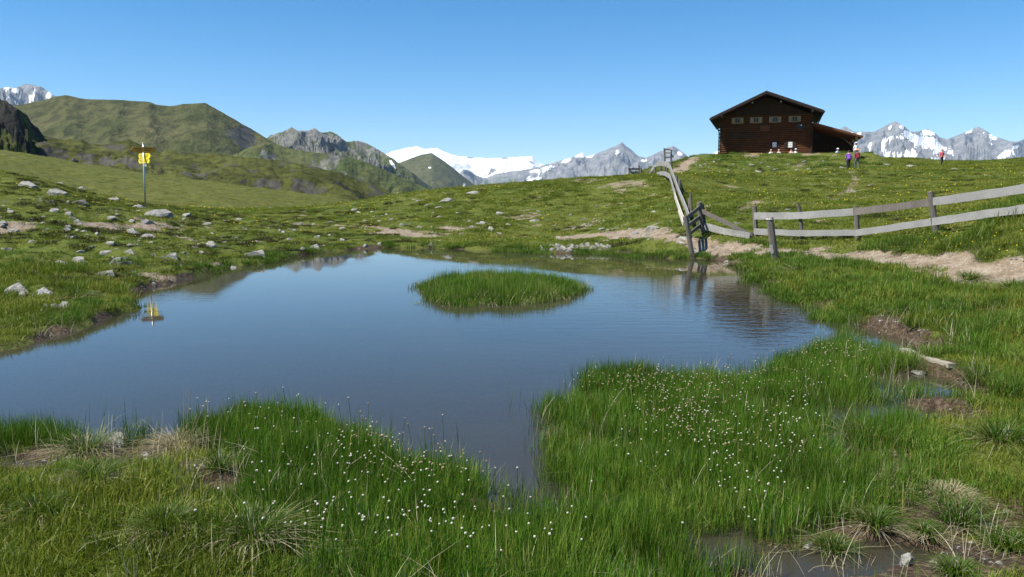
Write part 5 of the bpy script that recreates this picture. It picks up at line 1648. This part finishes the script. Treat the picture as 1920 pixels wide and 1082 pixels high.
# loose stones on the trail and the mud
P_grav = [rock_mesh(40 + k, 1) for k in range(4)]
for y0, y1, dens in ((3, 8, 260), (8, 24, 60), (24, 50, 16)):
    x, y = sample(y0, y1, dens); z, d, mu, sd, ms = f_all(x, y)
    m = ((d > .5) | ((mu > .6) & (gq.uniform(0, 1, len(x)) < .3))) & (z > .0)
    x, y, z = sel(m, x, y, z)
    s = np.exp(gq.normal(0, .55, len(x))) * (.010 if y1 < 10 else .022 if y1 < 30 else .04)
    put(x, y, z, s, np.full(len(x), .4), s * .6)
flush('loose_gravel', P_grav)

# ------------------------------------------------------------------ single tussocks
def tussock(px, py, wpx, hpx, kind, label, Yr=(3.2, 60), seed=0, z=None):
    p = G(px, py, *Yr)
    w_ = 1.12 * wpx * p.y / FPX; h_ = 1.1 * hpx * p.y / FPX
    n = 300 if p.y < 9 else 150
    bw = .0045 if p.y < 9 else .012
    t = empty('grass_tussock', p)
    tag(t, label, 'grass tussock', 'tussocks around the pond')
    mats = {'green': M_lush, 'straw': M_straw, 'sedge': M_sedge}[kind if kind != 'mixed' else 'green']
    me = clump('blades', mats, n, w_ * .22, (h_ * .6, h_ * 1.15), bw, .55, 900 + seed, levels=4, dome=True)
    link('blades', me, None, t)
    if kind in ('mixed', 'straw', 'green'):
        me = clump('dead_blades', M_straw, 190 if kind != 'green' else 60, w_ * .28, (h_ * .35, h_ * .95), bw * 1.15, 1.0, 950 + seed, levels=4, dome=True)
        link('dead_blades', me, None, t)
    return t
TUS = [(475, 1010, 130, 75, 'mixed', 'large tussock with pale dead straw among the near sedge'), (335, 842, 85, 48, 'straw', 'bleached straw tuft with tall stalks on the near shore'), (160, 848, 110, 52, 'mixed', 'bushy brown green tussock left of the striped near rock'),
       (1800, 985, 120, 66, 'green', 'dark green tussock over white roots on the near mud'), (1780, 935, 80, 36, 'straw', 'flattened pale straw tuft behind the dark tussock'), (1690, 905, 60, 30, 'straw', 'small straw tuft beside a mud hollow'), (1640, 985, 80, 45, 'green', 'small green tussock at the edge of the brown puddle'),
       (1620, 835, 100, 70, 'green', 'tall green tussock at the edge of the sedge bed'), (1835, 720, 90, 60, 'green', 'leafy tussock right of the drift plank'), (1880, 830, 120, 60, 'green', 'broad tussock close to the frame edge above the mud'),
       (1330, 488, 30, 14, 'green', 'small round tuft on the shore path below the hurdle'), (1395, 495, 20, 16, 'mixed', 'brownish tuft at the water left of the lone post'), (1470, 492, 26, 12, 'green', 'little tuft at the foot of the lone post'), (1500, 512, 45, 30, 'green', 'dense green tuft right of the lone post'), (1560, 520, 50, 28, 'green', 'second dense tuft along the lower edge of the path'),
       (1690, 535, 60, 30, 'green', 'dark tuft between path and marsh'), (1690, 475, 40, 16, 'green', 'tuft in the middle of the sandy trail'), (1820, 525, 50, 24, 'green', 'tuft below the trail at the right bank'), (1480, 575, 60, 34, 'sedge', 'reed tuft leaning over the right inlet'), (1900, 545, 50, 30, 'green', 'dark tuft at the right frame edge below the trail'),
       (400, 475, 30, 14, 'green', 'rounded tuft above the left shore'), (150, 560, 50, 24, 'mixed', 'brown green tuft low on the left bank'), (250, 520, 40, 18, 'green', 'tuft behind the low slab on the left bank'), (540, 470, 30, 16, 'green', 'tuft beside the grey boulder on the shore'), (690, 452, 26, 12, 'green', 'tuft at the far shore under the trail'), (760, 452, 26, 13, 'green', 'tuft next to the bare patch on the far shore'),
       (560, 960, 60, 40, 'green', 'light green tuft behind the straw tussock'), (410, 880, 70, 40, 'green', 'fresh green tuft right of the straw stalks'), (180, 900, 80, 46, 'green', 'dark green tuft beside the bare earth hole'), (310, 990, 100, 48, 'mixed', 'pale combed tussock in the near grass')]
TUS += [(1560, 1035, 70, 40, 'green', 'green tuft standing in the brown corner puddle'), (1890, 1030, 90, 45, 'green', 'bright tuft in the lowest corner of the mud'), (1735, 1000, 60, 28, 'mixed', 'straw green tuft in the middle of the mud'), (1650, 760, 70, 40, 'sedge', 'dark sedge tuft beside the puddle under the plank'),
        (1790, 1075, 80, 36, 'green', 'low green tuft at the bottom of the mud'), (80, 960, 110, 44, 'green', 'broad fresh green tuft in the near grass'), (620, 1060, 90, 44, 'mixed', 'ragged tuft at the bottom of the near sedge'), (1690, 690, 60, 30, 'sedge', 'sedge tuft at the upper end of the plank')]
for k, q in enumerate(TUS):
    tussock(*q, seed=k)
# dead stalks on the near shore
p = G(345, 838)
st = empty('dead_stalks', p); tag(st, 'few tall bleached stalks rising from the straw tuft', 'dry stalks')
for k, (dx, dz, dy) in enumerate(((-.02, .44, .1), (.06, .46, .05), (.16, .36, 0), (.21, .41, .05), (-.16, .08, -.05), (-.24, .05, .03), (.10, .28, .02))):
    tube('stalk', [(dx * .15, 0, 0), (dx * .55, dy * .5, dz * .55), (dx, dy, dz)], [.0035, .003, .0015], M_straw, st, 5)

# ------------------------------------------------------------------ flowers
m_cot = plain('cotton_fluff', (.42, .39, .32), .95, .05, 0, .08, 60)
m_brownh = plain('brown_seed_head', (.23, .18, .10), .9, .1)
m_yel = plain('yellow_petal', (.80, .58, .02), .8, .1)
def flower_mesh(name, hm, r, h, seed, sub=1):
    q = random.Random(seed)
    bm = bmesh.new()
    tx, ty = q.uniform(-.03, .03), q.uniform(-.03, .03)
    tube_bm(bm, [(0, 0, 0), (tx * .4, ty * .4, h * .5), (tx, ty, h)], [.0022, .0018, .0014], 4)
    for f in bm.faces: f.material_index = 1
    k0 = len(bm.verts)
    r_ = bmesh.ops.create_icosphere(bm, subdivisions=sub, radius=r)
    for v in r_['verts']:
        v.co = Vector((v.co.x * q.uniform(.75, 1.25), v.co.y * q.uniform(.75, 1.25), v.co.z * q.uniform(.7, 1.1))) + Vector((tx, ty, h))
    me = bpy.data.meshes.new(name)
    bm.to_mesh(me); bm.free()
    me.materials.append(hm); me.materials.append(M_sedge)
    add_attr(me, 'along', np.full(len(me.vertices), .5)); add_attr(me, 'blade', np.zeros(len(me.vertices)))
    return me
COT = [flower_mesh('cotton_flower', m_cot, .0060, .24 + .03 * k, 600 + k, 2) for k in range(5)]
BRN = [flower_mesh('brown_flower', m_brownh, .0075, .29 + .02 * k, 650 + k) for k in range(3)] + [flower_mesh('pale_flower', m_cot, .0065, .30, 660)]
YEL = [flower_mesh('yellow_flower', m_yel, .022, .09 + .03 * k, 680 + k) for k in range(3)]
fq_ = random.Random(11)
def head_px(cx, cy, sx, sy, n):
    return [(fq_.gauss(cx, sx), fq_.gauss(cy, sy)) for _ in range(n)]
heads = head_px(480, 768, 70, 14, 26) + head_px(640, 860, 60, 28, 30) + head_px(560, 985, 110, 30, 26) + head_px(700, 1035, 130, 32, 40) + head_px(830, 960, 110, 40, 26) + head_px(980, 1010, 110, 40, 22) + head_px(560, 830, 70, 26, 14) \
    + head_px(1490, 780, 26, 30, 26) + head_px(1440, 830, 60, 45, 36) + head_px(1400, 895, 50, 22, 16) + head_px(1330, 760, 60, 32, 26) + head_px(1250, 850, 100, 60, 10)
for i, (a, b) in enumerate(heads[:298]):
    P = WZ(a, b, .30)
    if P.y > 9 or P.y < 3.1: continue
    zg = max(gz(P.x, P.y), -.03)
    o = bpy.data.objects.new('cotton_grass_flower', fq_.choice(COT))
    COL.objects.link(o)
    o.location = (P.x, P.y, zg - .01); o.rotation_euler = (0, 0, fq_.uniform(0, 6.28)); s = fq_.uniform(.85, 1.15); o.scale = (s, s, s)
    left = P.x < .8
    tag(o, 'white cotton grass head in the sedge left of the little cove' if left else 'white cotton grass head in the sedge bed right of the little cove', 'flower', 'cotton grass in the near sedge' if left else 'cotton grass in the right sedge bed')
hb = head_px(1200, 700, 60, 12, 120) + head_px(1270, 740, 50, 30, 170) + head_px(1330, 790, 60, 35, 120) + head_px(1560, 650, 50, 14, 90) + head_px(700, 830, 60, 25, 60) + head_px(800, 880, 50, 20, 60) + head_px(1450, 700, 80, 20, 90)
bp = []
for a, b in hb:
    P = WZ(a, b, .30); bp.append((P.x, P.y, max(-.03, gz(P.x, P.y)) - .01))
scatter('sedge_seed_heads', np.array(bp), np.ones((len(bp), 3)), np.full(len(bp), .3), BRN)
x, y = sample(14, 75, 1.6); z, d, mu, sd, ms = f_all(x, y)
qx, qy = to_px(x, y, z)
dens = .25 + .9 * np.exp(-((qx - 1830) / 110) ** 2 - ((qy - 460) / 25) ** 2) * 3 + .5 * fbm(x / 6, y / 6, 2, 220)
m = (sd > .8) & (d < .3) & (gq.uniform(0, 1, len(x)) < dens * .45)
x, y, z = sel(m, x, y, z)
k = np.clip(y / 30, .55, 1.6)
scatter('yellow_meadow_flowers', np.stack([x, y, z - .01], 1), np.stack([k, k, k * .9], 1), np.full(len(x), .3), YEL)
x2, y2 = sample(14, 22, 9); z2, d2, mu2, sd2, ms2 = f_all(x2, y2); qx, qy = to_px(x2, y2, z2)
m = (qx > 1690) & (qy > 430) & (qy < 490) & (d2 < .4) & (gq.uniform(0, 1, len(x2)) < .8)
x2, y2, z2 = sel(m, x2, y2, z2)
o = scatter('yellow_bank_flowers', np.stack([x2, y2, z2], 1), np.ones((len(x2), 3)) * .7, np.full(len(x2), .3), YEL)
